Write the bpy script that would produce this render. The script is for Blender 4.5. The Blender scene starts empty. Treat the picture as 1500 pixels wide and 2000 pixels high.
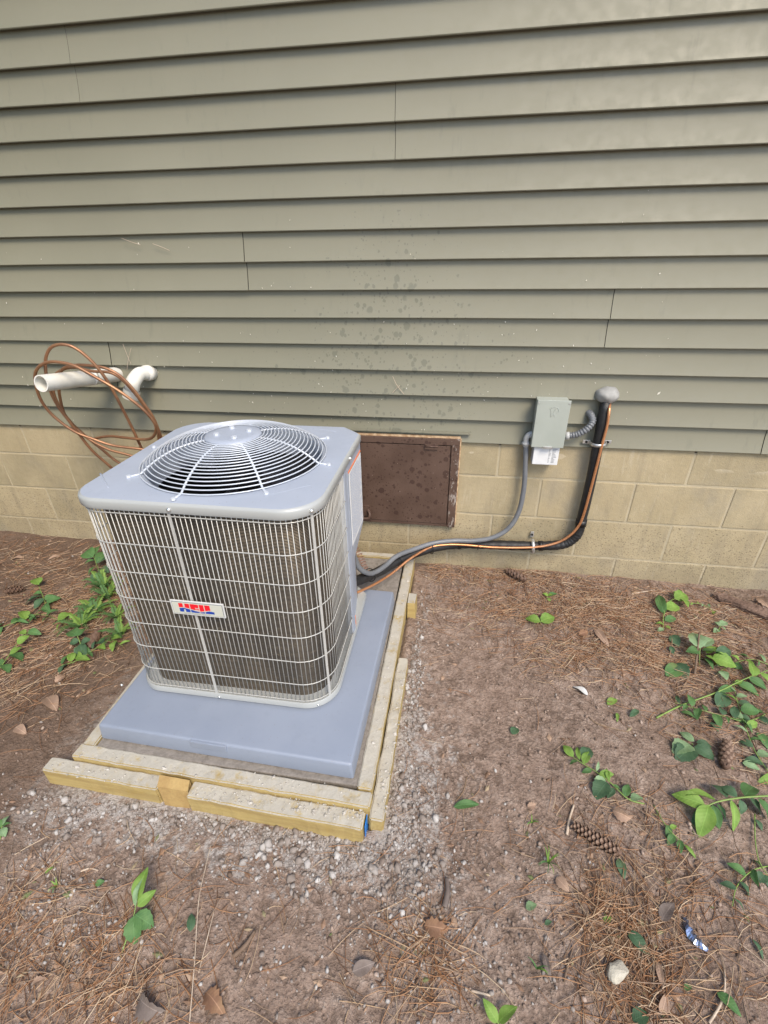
import bpy, bmesh, math, random
import numpy as np
from mathutils import Vector, Matrix, Euler, noise
random.seed(7); RNG = np.random.default_rng(7)
S = bpy.context.scene
COL = S.collection
RAD = math.radians

# ------------------------------------------------------------------ camera
CAM = Vector((-0.20744, -2.03625, 0.91384)); CROT = Euler((1.066224, 0.013815, 0.149963)); FPX = 915.227
cd = bpy.data.cameras.new('camera'); cam = bpy.data.objects.new('camera', cd); COL.objects.link(cam)
cam.location = CAM; cam.rotation_euler = CROT
cd.sensor_fit = 'HORIZONTAL'; cd.sensor_width = 36.0; cd.lens = 36.0 * FPX / 1500.0
cd.clip_start = 0.02; cd.clip_end = 500
S.camera = cam
# ------------------------------------------------------------------ sky and sun
SUN_EL, SUN_AZ = 50.0, 148.0        # azimuth clockwise from +Y (the wall faces -Y, so 140 is from the front right)
w = bpy.data.worlds.new('World'); S.world = w; w.use_nodes = True
nt = w.node_tree; sky = nt.nodes.new('ShaderNodeTexSky'); sky.sky_type = 'NISHITA'; sky.sun_disc = False
sky.sun_elevation = RAD(SUN_EL); sky.sun_rotation = RAD(SUN_AZ); sky.dust_density = 1.5; sky.air_density = 1.0; sky.ozone_density = 1.0
nt.links.new(sky.outputs[0], nt.nodes['Background'].inputs[0]); nt.nodes['Background'].inputs[1].default_value = 0.13
sl = bpy.data.lights.new('sun', 'SUN'); so = bpy.data.objects.new('sun', sl); COL.objects.link(so)
sl.energy = 1.5; sl.angle = RAD(22); sl.color = (1.0, 0.87, 0.68)
a, e = RAD(SUN_AZ), RAD(SUN_EL)
so.rotation_euler = Vector((math.sin(a)*math.cos(e), math.cos(a)*math.cos(e), math.sin(e))).to_track_quat('Z', 'Y').to_euler()
so.location = (2, -3, 5)
# ------------------------------------------------------------------ exposure
S.view_settings.view_transform = 'Standard'; S.view_settings.look = 'None'
S.view_settings.exposure = 1.2; S.view_settings.gamma = 1.0; S.view_settings.use_curve_mapping = False

# ================================================================== helpers
GZ = -0.527                                   # level of the ground
MC = CROT.to_matrix()
def ray(px, py): return MC @ Vector(((px-750)/FPX, (1000-py)/FPX, -1.0))
def at_y(px, py, y):                          # the point of the place that stands at depth y from the wall
    d = ray(px, py); return CAM + d*((y-CAM.y)/d.y)
def at_z(px, py, z=GZ):
    d = ray(px, py); return CAM + d*((z-CAM.z)/d.z)

class NT:
    """terse node builder for one material"""
    def __init__(s, name):
        s.m = bpy.data.materials.new(name); s.m.use_nodes = True; s.t = s.m.node_tree
        s.b = s.t.nodes['Principled BSDF']; s.tc = s.t.nodes.new('ShaderNodeTexCoord')
    def n(s, kind, **kw):
        nd = s.t.nodes.new(kind)
        for k, v in kw.items(): setattr(nd, k, v)
        return nd
    def put(s, sock, v):
        if v is None: return
        if hasattr(v, 'is_linked') or hasattr(v, 'links'): s.t.links.new(v, sock)
        else:
            if isinstance(v, (tuple, list)) and len(v) == 3 and sock.type == 'RGBA': v = (*v, 1)
            sock.default_value = v
    def noise(s, scale, detail=4, rough=.55, vec=None, dist=0):
        nd = s.n('ShaderNodeTexNoise'); s.put(nd.inputs['Vector'], vec or s.tc.outputs['Object'])
        nd.inputs['Scale'].default_value = scale; nd.inputs['Detail'].default_value = detail; nd.inputs['Roughness'].default_value = rough
        nd.inputs['Distortion'].default_value = dist
        return nd.outputs['Fac']
    def voro(s, scale, feature='F1', vec=None, rand=1):
        nd = s.n('ShaderNodeTexVoronoi', feature=feature); s.put(nd.inputs['Vector'], vec or s.tc.outputs['Object'])
        nd.inputs['Scale'].default_value = scale; nd.inputs['Randomness'].default_value = rand
        return nd
    def ramp(s, f, stops):
        nd = s.n('ShaderNodeValToRGB'); s.put(nd.inputs[0], f); el = nd.color_ramp.elements
        while len(el) < len(stops): el.new(.5)
        for q, (p, c) in zip(el, stops):
            q.position = p; q.color = (c, c, c, 1) if isinstance(c, (int, float)) else (*c, 1)
        return nd.outputs[0]
    def mix(s, f, a, b, blend='MIX'):
        nd = s.n('ShaderNodeMix', data_type='RGBA', blend_type=blend)
        s.put(nd.inputs[0], f); s.put(nd.inputs[6], a); s.put(nd.inputs[7], b); return nd.outputs[2]
    def math(s, op, a, b=0, c=0, clamp=False):
        nd = s.n('ShaderNodeMath', operation=op, use_clamp=clamp)
        for i, v in enumerate((a, b, c)): s.put(nd.inputs[i], v)
        return nd.outputs[0]
    def mapr(s, v, a, b, c=0, d=1):
        nd = s.n('ShaderNodeMapRange', interpolation_type='SMOOTHSTEP'); s.put(nd.inputs[0], v)
        for i, q in enumerate((a, b, c, d)): nd.inputs[i+1].default_value = q
        return nd.outputs[0]
    def xyz(s, out='Object'):
        nd = s.n('ShaderNodeSeparateXYZ'); s.put(nd.inputs[0], s.tc.outputs[out]); return nd.outputs
    def world(s):
        g = s.n('ShaderNodeNewGeometry'); return g.outputs['Position']
    def mapping(s, vec, scale=(1, 1, 1), loc=(0, 0, 0)):
        nd = s.n('ShaderNodeMapping'); s.put(nd.inputs[0], vec); nd.inputs['Scale'].default_value = scale; nd.inputs['Location'].default_value = loc
        return nd.outputs[0]
    def rnd(s): return s.n('ShaderNodeObjectInfo').outputs['Random']
    def island(s): return s.n('ShaderNodeNewGeometry').outputs['Random Per Island']
    def bump(s, h, strength=.4, dist=.002, prev=None):
        nd = s.n('ShaderNodeBump'); s.put(nd.inputs['Height'], h); nd.inputs['Strength'].default_value = strength; nd.inputs['Distance'].default_value = dist
        if prev is not None: s.put(nd.inputs['Normal'], prev)
        s.put(s.b.inputs['Normal'], nd.outputs[0]); return nd.outputs[0]
    def done(s, color=None, rough=.6, metal=0, spec=None):
        s.put(s.b.inputs['Base Color'], color); s.put(s.b.inputs['Roughness'], rough); s.b.inputs['Metallic'].default_value = metal
        if spec is not None: s.b.inputs['Specular IOR Level'].default_value = spec
        return s.m

def simple(name, c1, c2=None, scale=20, rough=.5, metal=0, bump=0, bscale=200, bd=.001, spec=None):
    k = NT(name); c = c1
    if c2: c = k.mix(k.mapr(k.noise(scale, 5), .3, .7), c1, c2)
    if bump: k.bump(k.noise(bscale, 4), bump, bd)
    r = rough
    if c2: r = k.mapr(k.noise(scale*1.7, 4), .25, .75, max(0.02, rough-.1), min(1, rough+.1))
    return k.done(c, r, metal, spec)

def link(name, me, mat, parent=None, smooth=False):
    o = bpy.data.objects.new(name, me); COL.objects.link(o)
    if mat is not None and not me.materials: me.materials.append(mat)
    if parent: o.parent = parent
    if smooth and len(me.polygons): me.polygons.foreach_set('use_smooth', [True]*len(me.polygons))
    return o
def bmobj(name, bm, mat, parent=None, smooth=False):
    me = bpy.data.meshes.new(name); bm.normal_update(); bm.to_mesh(me); bm.free()
    return link(name, me, mat, parent, smooth)
def pyobj(name, v, f, mat, parent=None, smooth=False):
    me = bpy.data.meshes.new(name); me.from_pydata([tuple(q) for q in v], [], f); me.update()
    return link(name, me, mat, parent, smooth)
def tag(o, label, cat=None, group=None, kind=None):
    if label: o['label'] = label
    if cat: o['category'] = cat
    if group: o['group'] = group
    if kind: o['kind'] = kind
    return o
def empty(name, loc, label, cat, group=None):
    o = bpy.data.objects.new(name, None); COL.objects.link(o); o.location = loc; o.empty_display_size = .05
    bpy.context.view_layer.update()
    return tag(o, label, cat, group)
def keep(child, parent):                      # parent a mesh given in world coordinates
    child.parent = parent; child.matrix_parent_inverse = Matrix.Translation(-Vector(parent.location)); return child
def bm_box(bm, c, s, rot=None, bev=0):
    r = bmesh.ops.create_cube(bm, size=1); vs = r['verts']
    M = Matrix.Translation(c) @ (rot.to_matrix().to_4x4() if rot else Matrix()) @ Matrix.Diagonal((*s, 1))
    bmesh.ops.transform(bm, matrix=M, verts=vs)
    if bev:
        es = list({e for v in vs for e in v.link_edges}); bmesh.ops.bevel(bm, geom=es, offset=bev, segments=2, affect='EDGES', profile=.6)
def box(name, x0, x1, y0, y1, z0, z1, mat, parent=None, bev=.002):
    bm = bmesh.new(); bm_box(bm, ((x0+x1)/2, (y0+y1)/2, (z0+z1)/2), (abs(x1-x0), abs(y1-y0), abs(z1-z0)), None, bev)
    o = bmobj(name, bm, mat)
    if parent: keep(o, parent)
    return o
def smooth_path(P, n=8, closed=False):
    P = [Vector(p) for p in P]; out = []; N = len(P)
    for i in range(N if closed else N-1):
        g = (lambda j: P[j % N]) if closed else (lambda j: P[min(max(j, 0), N-1)])
        a, b, c, d = g(i-1), g(i), g(i+1), g(i+2)
        for k in range(n):
            t = k/n
            out.append(.5*((2*b)+(c-a)*t+(2*a-5*b+4*c-d)*t*t+(3*b-a-3*c+d)*t**3))
    if not closed: out.append(P[-1])
    return out
def tube_geo(P, r, sides=10, closed=False, cap=True):
    P = [Vector(p) for p in P]; N = len(P); rr = r if callable(r) else (lambda i: r)
    T = [((P[(i+1) % N] if closed or i < N-1 else P[i])-(P[i-1] if closed or i > 0 else P[i])).normalized() for i in range(N)]
    u = T[0].orthogonal().normalized(); V = []; F = []
    for i in range(N):
        u = (u - T[i]*u.dot(T[i])).normalized(); v = T[i].cross(u)
        for k in range(sides):
            an = 2*math.pi*k/sides; V.append(P[i]+(u*math.cos(an)+v*math.sin(an))*rr(i))
    for i in range(N if closed else N-1):
        for k in range(sides):
            a = i*sides+k; b = i*sides+(k+1) % sides; j = (i+1) % N
            F.append((a, b, j*sides+(k+1) % sides, j*sides+k))
    if cap and not closed:
        F.append(tuple(range(sides))[::-1]); F.append(tuple((N-1)*sides+k for k in range(sides)))
    return V, F
def tube(name, P, r, mat, parent=None, sides=10, closed=False, n=8, world=True):
    v, f = tube_geo(smooth_path(P, n, closed) if n else P, r, sides, closed)
    o = pyobj(name, v, f, mat, None, True)
    if parent:
        keep(o, parent) if world else setattr(o, 'parent', parent)
    return o
def text_geo(body, size, spacing=1.0):
    cu = bpy.data.curves.new('txt', 'FONT'); cu.body = body; cu.size = size; cu.align_x = 'CENTER'; cu.space_character = spacing; cu.resolution_u = 2
    o = bpy.data.objects.new('txt', cu); COL.objects.link(o); bpy.context.view_layer.update()
    me = bpy.data.meshes.new_from_object(o.evaluated_get(bpy.context.evaluated_depsgraph_get()))
    bpy.data.objects.remove(o); bpy.data.curves.remove(cu); return me

# ================================================================== materials
def mat_siding():
    k = NT('siding_vinyl'); P = k.world()
    base = k.mix(k.mapr(k.noise(1.3, 3, vec=P), .3, .7), (.203, .197, .145), (.221, .214, .158))
    base = k.mix(k.mapr(k.rnd(), 0, 1, 0, .18), base, (.175, .170, .130))
    streak = k.noise(6, 4, vec=k.mapping(P, (1, 1, .12)))
    base = k.mix(k.mapr(streak, .5, .8, 0, .07), base, (.26, .247, .195))
    base = k.mix(k.math('MULTIPLY', k.mapr(k.noise(40, 4, .6, vec=k.mapping(P, (1, 1, .10), (2, 0, 7))), .56, .74, 0, .3), k.mapr(k.noise(1.7, 3, vec=P), .4, .65)), base, (.13, .13, .10))
    # wet splashes thrown up behind the unit
    sx = k.n('ShaderNodeSeparateXYZ'); k.put(sx.inputs[0], P)
    dx = k.math('ABSOLUTE', k.math('SUBTRACT', sx.outputs[0], -.48)); dz = k.math('ABSOLUTE', k.math('SUBTRACT', sx.outputs[2], .48))
    d = k.math('ADD', k.math('MULTIPLY', dx, 1.35), k.math('MULTIPLY', dz, 1.15))
    inten = k.mapr(d, .2, 1.25, 1, 0)
    flat = k.mapping(P, (1, .01, 1))
    spots = None
    for sc, lo, jit in ((26, .42, 1), (48, .45, 1), (90, .45, 1), (13, .40, 1)):
        v = k.voro(sc, vec=k.mapping(flat, (1, 1, .85), (sc*.13, 0, sc*.37)))
        cx = k.n('ShaderNodeSeparateColor'); k.put(cx.inputs[0], v.outputs['Color'])
        r = k.math('MULTIPLY', k.math('MULTIPLY', cx.outputs[0], inten), lo)
        keepit = k.math('LESS_THAN', cx.outputs[1], k.math('MULTIPLY', k.math('MULTIPLY', inten, k.mapr(k.noise(5, 2, vec=flat), .35, .6)), .85 if sc > 20 else .45))
        wob = k.math('ADD', v.outputs['Distance'], k.math('MULTIPLY', k.math('SUBTRACT', k.noise(sc*2.2, 4, vec=flat), .5), .55))
        m = k.math('MULTIPLY', k.mapr(k.math('SUBTRACT', r, wob), -.03, .05), keepit)
        spots = m if spots is None else k.math('MAXIMUM', spots, m)
    base = k.mix(k.math('MULTIPLY', spots, .47), base, (.10, .105, .08))
    k.bump(k.noise(420, 3, vec=k.mapping(P, (.25, 1, 1))), .12, .0006)
    return k.done(base, k.mapr(k.noise(30, 3, vec=P), .3, .7, .46, .6), 0, .4)
def mat_block():
    k = NT('painted_block'); P = k.world()
    c = k.mix(k.rnd(), (.385, .318, .198), (.315, .268, .17))
    c = k.mix(k.mapr(k.noise(5, 5, vec=P), .35, .7, 0, .75), c, (.44, .368, .238))
    c = k.mix(k.mapr(k.noise(14, 4, vec=k.mapping(P, (1, 1, .15))), .52, .75, 0, .5), c, (.25, .215, .15))
    c = k.mix(k.mapr(k.noise(3.1, 4, vec=k.mapping(P, (1, 1, .6), (4, 0, 9))), .52, .7, 0, .6), c, (.26, .24, .195))
    c = k.mix(k.math('MULTIPLY', k.mapr(k.noise(45, 5, .65, vec=k.mapping(P, (1, 1, .12), (9, 0, 3))), .54, .70, 0, .45), k.mapr(k.noise(2.3, 3, vec=P), .40, .6)), c, (.50, .44, .33))
    c = k.mix(k.mapr(k.noise(70, 5, .7, vec=P), .50, .75, 0, .35), c, (.22, .19, .13))
    sx = k.n('ShaderNodeSeparateXYZ'); k.put(sx.inputs[0], P); z = sx.outputs[2]
    low = k.mapr(z, -.53, -.16, 1, 0)
    # mud splashed up from the ground
    for sc, th in ((95, .40), (170, .40)):
        v = k.voro(sc, vec=k.mapping(P, (1, .05, 1.25)))
        cx = k.n('ShaderNodeSeparateColor'); k.put(cx.inputs[0], v.outputs['Color'])
        m = k.math('MULTIPLY', k.math('LESS_THAN', cx.outputs[1], k.math('MULTIPLY', low, .72)), k.mapr(v.outputs['Distance'], .2, th, 1, 0))
        c = k.mix(k.math('MULTIPLY', m, .62), c, (.12, .095, .062))
    c = k.mix(k.math('MULTIPLY', low, k.mapr(k.noise(9, 4, vec=P), .35, .7, 0, .38)), c, (.22, .18, .125))
    # bleached paint dabs along the top course
    dab = k.math('MULTIPLY', k.mapr(k.noise(9, 2, .4, vec=k.mapping(P, (.7, 1, 1.9), (3.1, 0, 1.7))), .63, .66), k.mapr(z, .06, .09))
    c = k.mix(k.math('MULTIPLY', dab, .6), c, (.52, .455, .34))
    b = k.bump(k.noise(220, 5, vec=P), .5, .003); k.bump(k.noise(30, 3, vec=P), .35, .006, b)
    return k.done(c, .82, 0, .25)
def mat_mortar():
    k = NT('mortar_joint'); P = k.world()
    c = k.mix(k.mapr(k.noise(8, 4, vec=P), .3, .7), (.46, .40, .28), (.38, .33, .23))
    sx = k.n('ShaderNodeSeparateXYZ'); k.put(sx.inputs[0], P)
    c = k.mix(k.math('MULTIPLY', k.mapr(sx.outputs[2], -.55, -.3, .5, 0), k.mapr(k.noise(60, 4, vec=P), .4, .6)), c, (.18, .14, .10))
    k.bump(k.noise(160, 4, vec=P), .5, .003)
    return k.done(c, .85, 0, .2)
def mat_dirt():
    k = NT('dirt'); P = k.world()
    n1 = k.noise(2.2, 5, .6, vec=P); n2 = k.noise(30, 6, .65, vec=P); n3 = k.noise(190, 4, .6, vec=P)
    c = k.ramp(n2, [(.28, (.125, .086, .064)), (.5, (.345, .256, .203)), (.74, (.50, .40, .335))])
    c = k.mix(k.mapr(n1, .38, .68, 0, .6), c, (.265, .186, .142))
    c = k.mix(k.mapr(n3, .55, .75, 0, .55), c, (.52, .44, .385))
    sx = k.n('ShaderNodeSeparateXYZ'); k.put(sx.inputs[0], P); X, Y = sx.outputs[0], sx.outputs[1]
    # cement dust spilled round the form
    qx = k.math('SUBTRACT', k.math('ABSOLUTE', k.math('SUBTRACT', X, -.80)), .50)
    qy = k.math('SUBTRACT', k.math('ABSOLUTE', k.math('SUBTRACT', Y, -.80)), .52)
    d = k.math('MAXIMUM', k.math('MAXIMUM', qx, qy), 0)
    near = k.math('MULTIPLY', k.mapr(d, .0, .32, 1, 0), k.mapr(Y, -.75, -1.1, .35, 1))
    grit = k.noise(26, 7, .72, vec=P)
    m = k.mapr(k.math('ADD', grit, k.math('MULTIPLY', near, .26)), .62, .80)
    c = k.mix(k.math('MULTIPLY', m, k.mapr(X, -1.7, -1.35, .2, .8)), c, (.50, .475, .45))
    # litter strip along the house, with its shade mixed into the dirt colour
    wall_shade = k.math('MULTIPLY', k.mapr(Y, -.75, -.05, 0, 1), k.mapr(k.noise(5, 4, vec=P), .35, .65, .15, .6))
    c = k.mix(wall_shade, c, (.17, .12, .09))
    left = k.mapr(X, -1.15, -1.6, 0, .8)  # shade left of the unit, put into the dirt colour as dark brown
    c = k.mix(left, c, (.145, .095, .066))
    vc = k.voro(95, vec=k.mapping(P, (1, 1, .3))); pit = k.mapr(vc.outputs['Distance'], .35, .75)
    c = k.mix(k.math('MULTIPLY', pit, k.mapr(k.noise(12, 3, vec=P), .35, .65, .1, .6)), c, (.115, .082, .062))
    b = k.bump(k.math('SUBTRACT', 1, vc.outputs['Distance']), .55, .006); b = k.bump(n2, .9, .016, b); b = k.bump(n3, .9, .007, b); k.bump(k.noise(520, 3, vec=P), .5, .002, b)
    return k.done(c, .95, 0, .15)
def mat_island(name, stops, rough=.8, bump=0, bs=300, spec=.3):
    k = NT(name); c = k.ramp(k.island(), stops)
    if bump: k.bump(k.noise(bs, 3, vec=k.world()), bump, .002)
    return k.done(c, rough, 0, spec)
def mat_leaf(name, c1, c2, rough=.58):
    k = NT(name); P = k.tc.outputs['Object']
    c = k.mix(k.mapr(k.noise(3, 3), .3, .7), c1, c2); c = k.mix(k.mapr(k.rnd(), 0, 1, 0, .4), c, tuple(q*.65 for q in c1)); c = k.mix(k.mapr(k.noise(7, 4, vec=k.world()), .6, .72, 0, .4), c, (.22, .17, .07))
    o = k.xyz(); v = k.math('ABSOLUTE', o[1])
    vein = k.mapr(v, .0, .02, .4, 0); c = k.mix(vein, c, tuple(min(1, q*1.9+.03) for q in c1))
    wv = k.math('SINE', k.math('MULTIPLY', k.math('SUBTRACT', o[0], k.math('MULTIPLY', v, .8)), 55))
    k.bump(wv, .08, .01)
    k.done(c, rough, 0, .3)
    tr = k.n('ShaderNodeBsdfTranslucent'); k.put(tr.inputs[0], c); mx = k.n('ShaderNodeMixShader'); mx.inputs[0].default_value = .28
    out = k.t.nodes['Material Output']; k.t.links.new(k.b.outputs[0], mx.inputs[1]); k.t.links.new(tr.outputs[0], mx.inputs[2]); k.t.links.new(mx.outputs[0], out.inputs[0])
    return k.m
def mat_wood(axis):
    k = NT('form_lumber'); P = k.tc.outputs['Object']; W = k.world()
    g = k.noise(26, 5, .62, vec=k.mapping(P, (.10, 2, 2) if axis == 0 else (2, .10, 2)), dist=.6)
    c = k.mix(k.mapr(g, .3, .7), (.45, .34, .125), (.33, .23, .075))
    # dried cement smeared over the tops and spots of the sides
    geo = k.n('ShaderNodeNewGeometry'); sn = k.n('ShaderNodeSeparateXYZ'); k.put(sn.inputs[0], geo.outputs['Normal'])
    smear = k.math('MULTIPLY', k.mapr(sn.outputs[2], .2, .8, .10, 1), k.mapr(k.noise(20, 6, .72, vec=W), .24, .50))
    c = k.mix(smear, c, k.mix(k.noise(60, 4, vec=W), (.37, .345, .29), (.47, .445, .385)))
    c = k.mix(k.mapr(k.noise(11, 5, vec=k.mapping(W, (1, 1, 1), (5, 1, 2))), .60, .75, 0, .35), c, (.22, .18, .10))
    k.bump(k.math('ADD', k.noise(140, 5, vec=W), k.math('MULTIPLY', smear, .6)), .5, .003)
    return k.done(c, .8, 0, .25)

M = {}
M['siding'] = mat_siding(); M['block'] = mat_block(); M['mortar'] = mat_mortar(); M['dirt'] = mat_dirt(); M['wood'] = mat_wood(0); M['woodY'] = mat_wood(1)
M['sheath'] = simple('dark_sheathing', (.03, .028, .024), rough=.9)
M['unit'] = simple('powder_coat_grey', (.36, .40, .475), (.34, .38, .455), 6, .38, 0, .08, 900, .0004, .55)
M['unitlip'] = simple('powder_coat_lip', (.36, .375, .37), rough=.32, spec=.6)
M['wire'] = simple('coated_wire', (.49, .49, .465), (.44, .44, .42), 30, .33, 0.1, spec=.6)
M['guard'] = simple('coated_guard_wire', (.56, .60, .66), (.52, .56, .62), 30, .36, .1, spec=.6)
M['black'] = simple('black_interior', (.010, .010, .011), rough=.7)
M['blade'] = simple('fan_blade_metal', (.035, .036, .042), (.02, .02, .024), 14, .3, .6)
M['motor'] = simple('motor_shell', (.012, .012, .013), (.02, .02, .022), 20, .35, .3)
M['screw'] = simple('zinc_screw', (.75, .75, .73), rough=.25, metal=.9)
def mat_fins():
    k = NT('condenser_fins'); P = k.world()
    sx = k.n('ShaderNodeSeparateXYZ'); k.put(sx.inputs[0], P); z = sx.outputs[2]
    line = k.math('SINE', k.math('MULTIPLY', z, 2*math.pi/.0046))
    tubes = k.mapr(k.math('SINE', k.math('MULTIPLY', z, 2*math.pi/.0254)), -.2, .9)
    c = k.mix(k.mapr(line, -.6, .7), (.020, .016, .012), (.27, .215, .15))
    c = k.mix(k.math('MULTIPLY', tubes, .22), c, (.05, .042, .034))
    patch = k.noise(5, 3, vec=k.mapping(P, (1.6, 1.6, .45)))
    c = k.mix(k.mapr(patch, .42, .62, 0, .6), c, (.060, .052, .044))  # leaves tan gloss patches: reflected sheen put into the fin colour
    c = k.mix(k.mapr(k.noise(130, 3, vec=k.mapping(P, (.4, .4, 1))), .55, .8, 0, .35), c, (.40, .34, .25))
    k.bump(line, .5, .002)
    return k.done(c, .42, .45, .4)
M['fins'] = mat_fins()
def dusty(name, c1, c2, rough):
    k = NT(name); P = k.world(); c = k.mix(k.mapr(k.noise(7, 5, vec=P), .3, .7), c1, c2)
    c = k.mix(k.mapr(k.noise(26, 6, .7, vec=P), .52, .78, 0, .35), c, tuple(q*.78 for q in c1))
    v = k.voro(120, vec=P); cx = k.n('ShaderNodeSeparateColor'); k.put(cx.inputs[0], v.outputs['Color'])
    m = k.math('MULTIPLY', k.mapr(v.outputs['Distance'], .08, .22, 1, 0), k.math('LESS_THAN', cx.outputs[1], .10))
    c = k.mix(k.math('MULTIPLY', m, .55), c, (.20, .17, .14)); k.bump(k.noise(700, 3, vec=P), .14, .0006)
    return k.done(c, k.mapr(k.noise(12, 5, vec=P), .3, .7, rough-.1, rough+.14), 0, .5)
M['unit'] = dusty('powder_coat_grey', (.36, .40, .475), (.335, .375, .45), .38)
M['pad'] = dusty('grey_plastic_pad', (.24, .275, .345), (.222, .257, .327), .44)
M['padold'] = simple('grey_plastic_pad', (.24, .275, .345), (.225, .26, .33), 9, .42, 0, .12, 700, .0006, .5)
M['concrete'] = simple('wet_concrete', (.27, .245, .22), (.20, .18, .16), 60, .9, 0, .7, 160, .004, .2)
M['rust'] = None
def mat_rust():
    k = NT('rusted_brown_steel'); P = k.world()
    c = k.mix(k.mapr(k.noise(10, 5, vec=P), .3, .7), (.092, .056, .041), (.122, .077, .058))
    flat = k.mapping(P, (1, .02, 1)); spots = None
    for sc, th, kp in ((26, .42, .5), (55, .45, .6), (110, .45, .55)):
        v = k.voro(sc, vec=flat); cx = k.n('ShaderNodeSeparateColor'); k.put(cx.inputs[0], v.outputs['Color'])
        wob = k.math('ADD', v.outputs['Distance'], k.math('MULTIPLY', k.math('SUBTRACT', k.noise(sc*3, 3, vec=flat), .5), .2))
        m = k.math('MULTIPLY', k.mapr(k.math('SUBTRACT', k.math('MULTIPLY', cx.outputs[0], th), wob), -.03, .03), k.math('LESS_THAN', cx.outputs[1], kp))
        spots = m if spots is None else k.math('MAXIMUM', spots, m)
    c = k.mix(k.math('MULTIPLY', spots, .7), c, (.050, .026, .020))
    sx = k.n('ShaderNodeSeparateXYZ'); k.put(sx.inputs[0], P)
    fl = k.voro(75, vec=flat); c3 = k.n('ShaderNodeSeparateColor'); k.put(c3.inputs[0], fl.outputs['Color'])
    fm = k.math('MULTIPLY', k.mapr(fl.outputs['Distance'], .07, .12, 1, 0), k.math('LESS_THAN', c3.outputs[2], .12))
    c = k.mix(k.math('MULTIPLY', fm, .8), c, (.42, .36, .29))
    # paint worn off along the right edge
    worn = k.math('MULTIPLY', k.mapr(sx.outputs[0], -.222, -.20), k.mapr(k.noise(55, 5, .7, vec=k.mapping(P, (1, 1, .4))), .53, .62))
    c = k.mix(k.math('MULTIPLY', worn, .75), c, (.42, .38, .34))
    k.bump(k.noise(240, 4, vec=P), .35, .0015)
    return k.done(c, .52, .15, .4)
M['rust'] = mat_rust()
M['rawwood'] = simple('split_wood_edge', (.62, .47, .30), (.36, .22, .12), 40, .85, 0, .6, 120, .003)
M['boxgrey'] = simple('disconnect_enamel', (.37, .40, .36), (.34, .37, .33), 8, .36, 0, .06, 500, .0004, .5)
M['conduit'] = simple('grey_pvc_conduit', (.165, .175, .19), (.14, .15, .165), 20, .42, 0, .08, 300, .0006)
M['fitting'] = simple('light_grey_fitting', (.40, .41, .41), rough=.45)
M['foam'] = simple('black_foam_insulation', (.012, .012, .013), (.022, .022, .023), 60, .5, 0, .5, 240, .002, .5)
M['copper'] = simple('new_copper', (.80, .40, .20), (.70, .32, .15), 25, .34, .75, .05, 200, .0005)
M['oldcopper'] = simple('weathered_copper', (.36, .185, .095), (.23, .115, .065), 14, .4, .45, .15, 150, .001)
M['tie'] = simple('black_tie', (.008, .008, .009), rough=.45)
M['zinc'] = simple('galvanised_strap', (.62, .62, .60), (.48, .48, .46), 60, .35, .7)
M['putty'] = simple('grey_duct_seal', (.36, .36, .345), (.26, .26, .25), 22, .7, 0, .4, 60, .003)
M['pvc'] = simple('white_pvc', (.72, .71, .66), (.64, .62, .55), 9, .38, 0, .05, 120, .001, .5)
M['white'] = simple('white_print', (.60, .61, .60), rough=.45)
M['paper'] = simple('white_paper', (.70, .71, .72), (.64, .65, .66), 30, .6)
M['ink'] = simple('grey_ink', (.16, .17, .19), rough=.6)
M['orange'] = simple('orange_print', (.85, .24, .10), rough=.5)
M['red'] = simple('badge_red', (.72, .010, .022), rough=.3)
M['blue'] = simple('badge_blue', (.006, .05, .33), rough=.3)
M['navy'] = simple('badge_line', (.03, .05, .075), rough=.4)
M['cream'] = simple('badge_cream', (.52, .53, .46), rough=.3)
M['bluefilm'] = simple('blue_tape', (.02, .20, .62), rough=.4)
M['needle'] = mat_island('pine_needles', [(0, (.12, .065, .04)), (.25, (.27, .135, .065)), (.5, (.37, .215, .12)), (.7, (.26, .19, .14)), (.85, (.44, .30, .18)), (1, (.52, .41, .29))], .6)
M['pebble'] = mat_island('cement_gravel', [(0, (.19, .15, .125)), (.45, (.27, .235, .21)), (.8, (.36, .335, .315)), (1, (.46, .44, .42))], .9, .5)
M['clod'] = mat_island('dirt_clods', [(0, (.14, .098, .073)), (.6, (.27, .198, .155)), (1, (.40, .315, .26))], .95, .5)
M['chip'] = mat_island('litter_chips', [(0, (.14, .085, .055)), (.5, (.26, .165, .11)), (.8, (.38, .27, .19)), (1, (.12, .15, .06))], .8)
M['leafA'] = mat_leaf('leaf_fresh', (.17, .31, .055), (.25, .40, .09))
M['leafB'] = mat_leaf('leaf_mid', (.085, .19, .065), (.12, .24, .08))
M['leafC'] = mat_leaf('leaf_dark', (.065, .135, .07), (.10, .18, .095))
M['leafD'] = mat_leaf('leaf_pale', (.22, .35, .17), (.29, .43, .24))
M['dead'] = mat_leaf('leaf_dead', (.34, .20, .12), (.24, .135, .085), .7)
M['deadpale'] = mat_leaf('leaf_dead_pale', (.46, .32, .23), (.38, .26, .19), .7)
M['deadgrey'] = mat_leaf('leaf_dead_grey', (.26, .215, .19), (.20, .16, .14), .7)
M['stemg'] = simple('green_stem', (.22, .33, .08), (.16, .25, .06), 20, .5)
M['stemb'] = simple('dry_stem', (.30, .21, .13), (.20, .13, .08), 30, .8)
M['twig'] = simple('dark_twig', (.13, .085, .055), (.20, .14, .10), 40, .85, 0, .6, 150, .003)
M['palestick'] = simple('peeled_stick', (.55, .45, .35), (.42, .33, .25), 40, .75)
M['cone'] = simple('pine_cone_scale', (.09, .05, .032), (.15, .09, .06), 40, .7, 0, .4, 200, .002)
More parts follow.
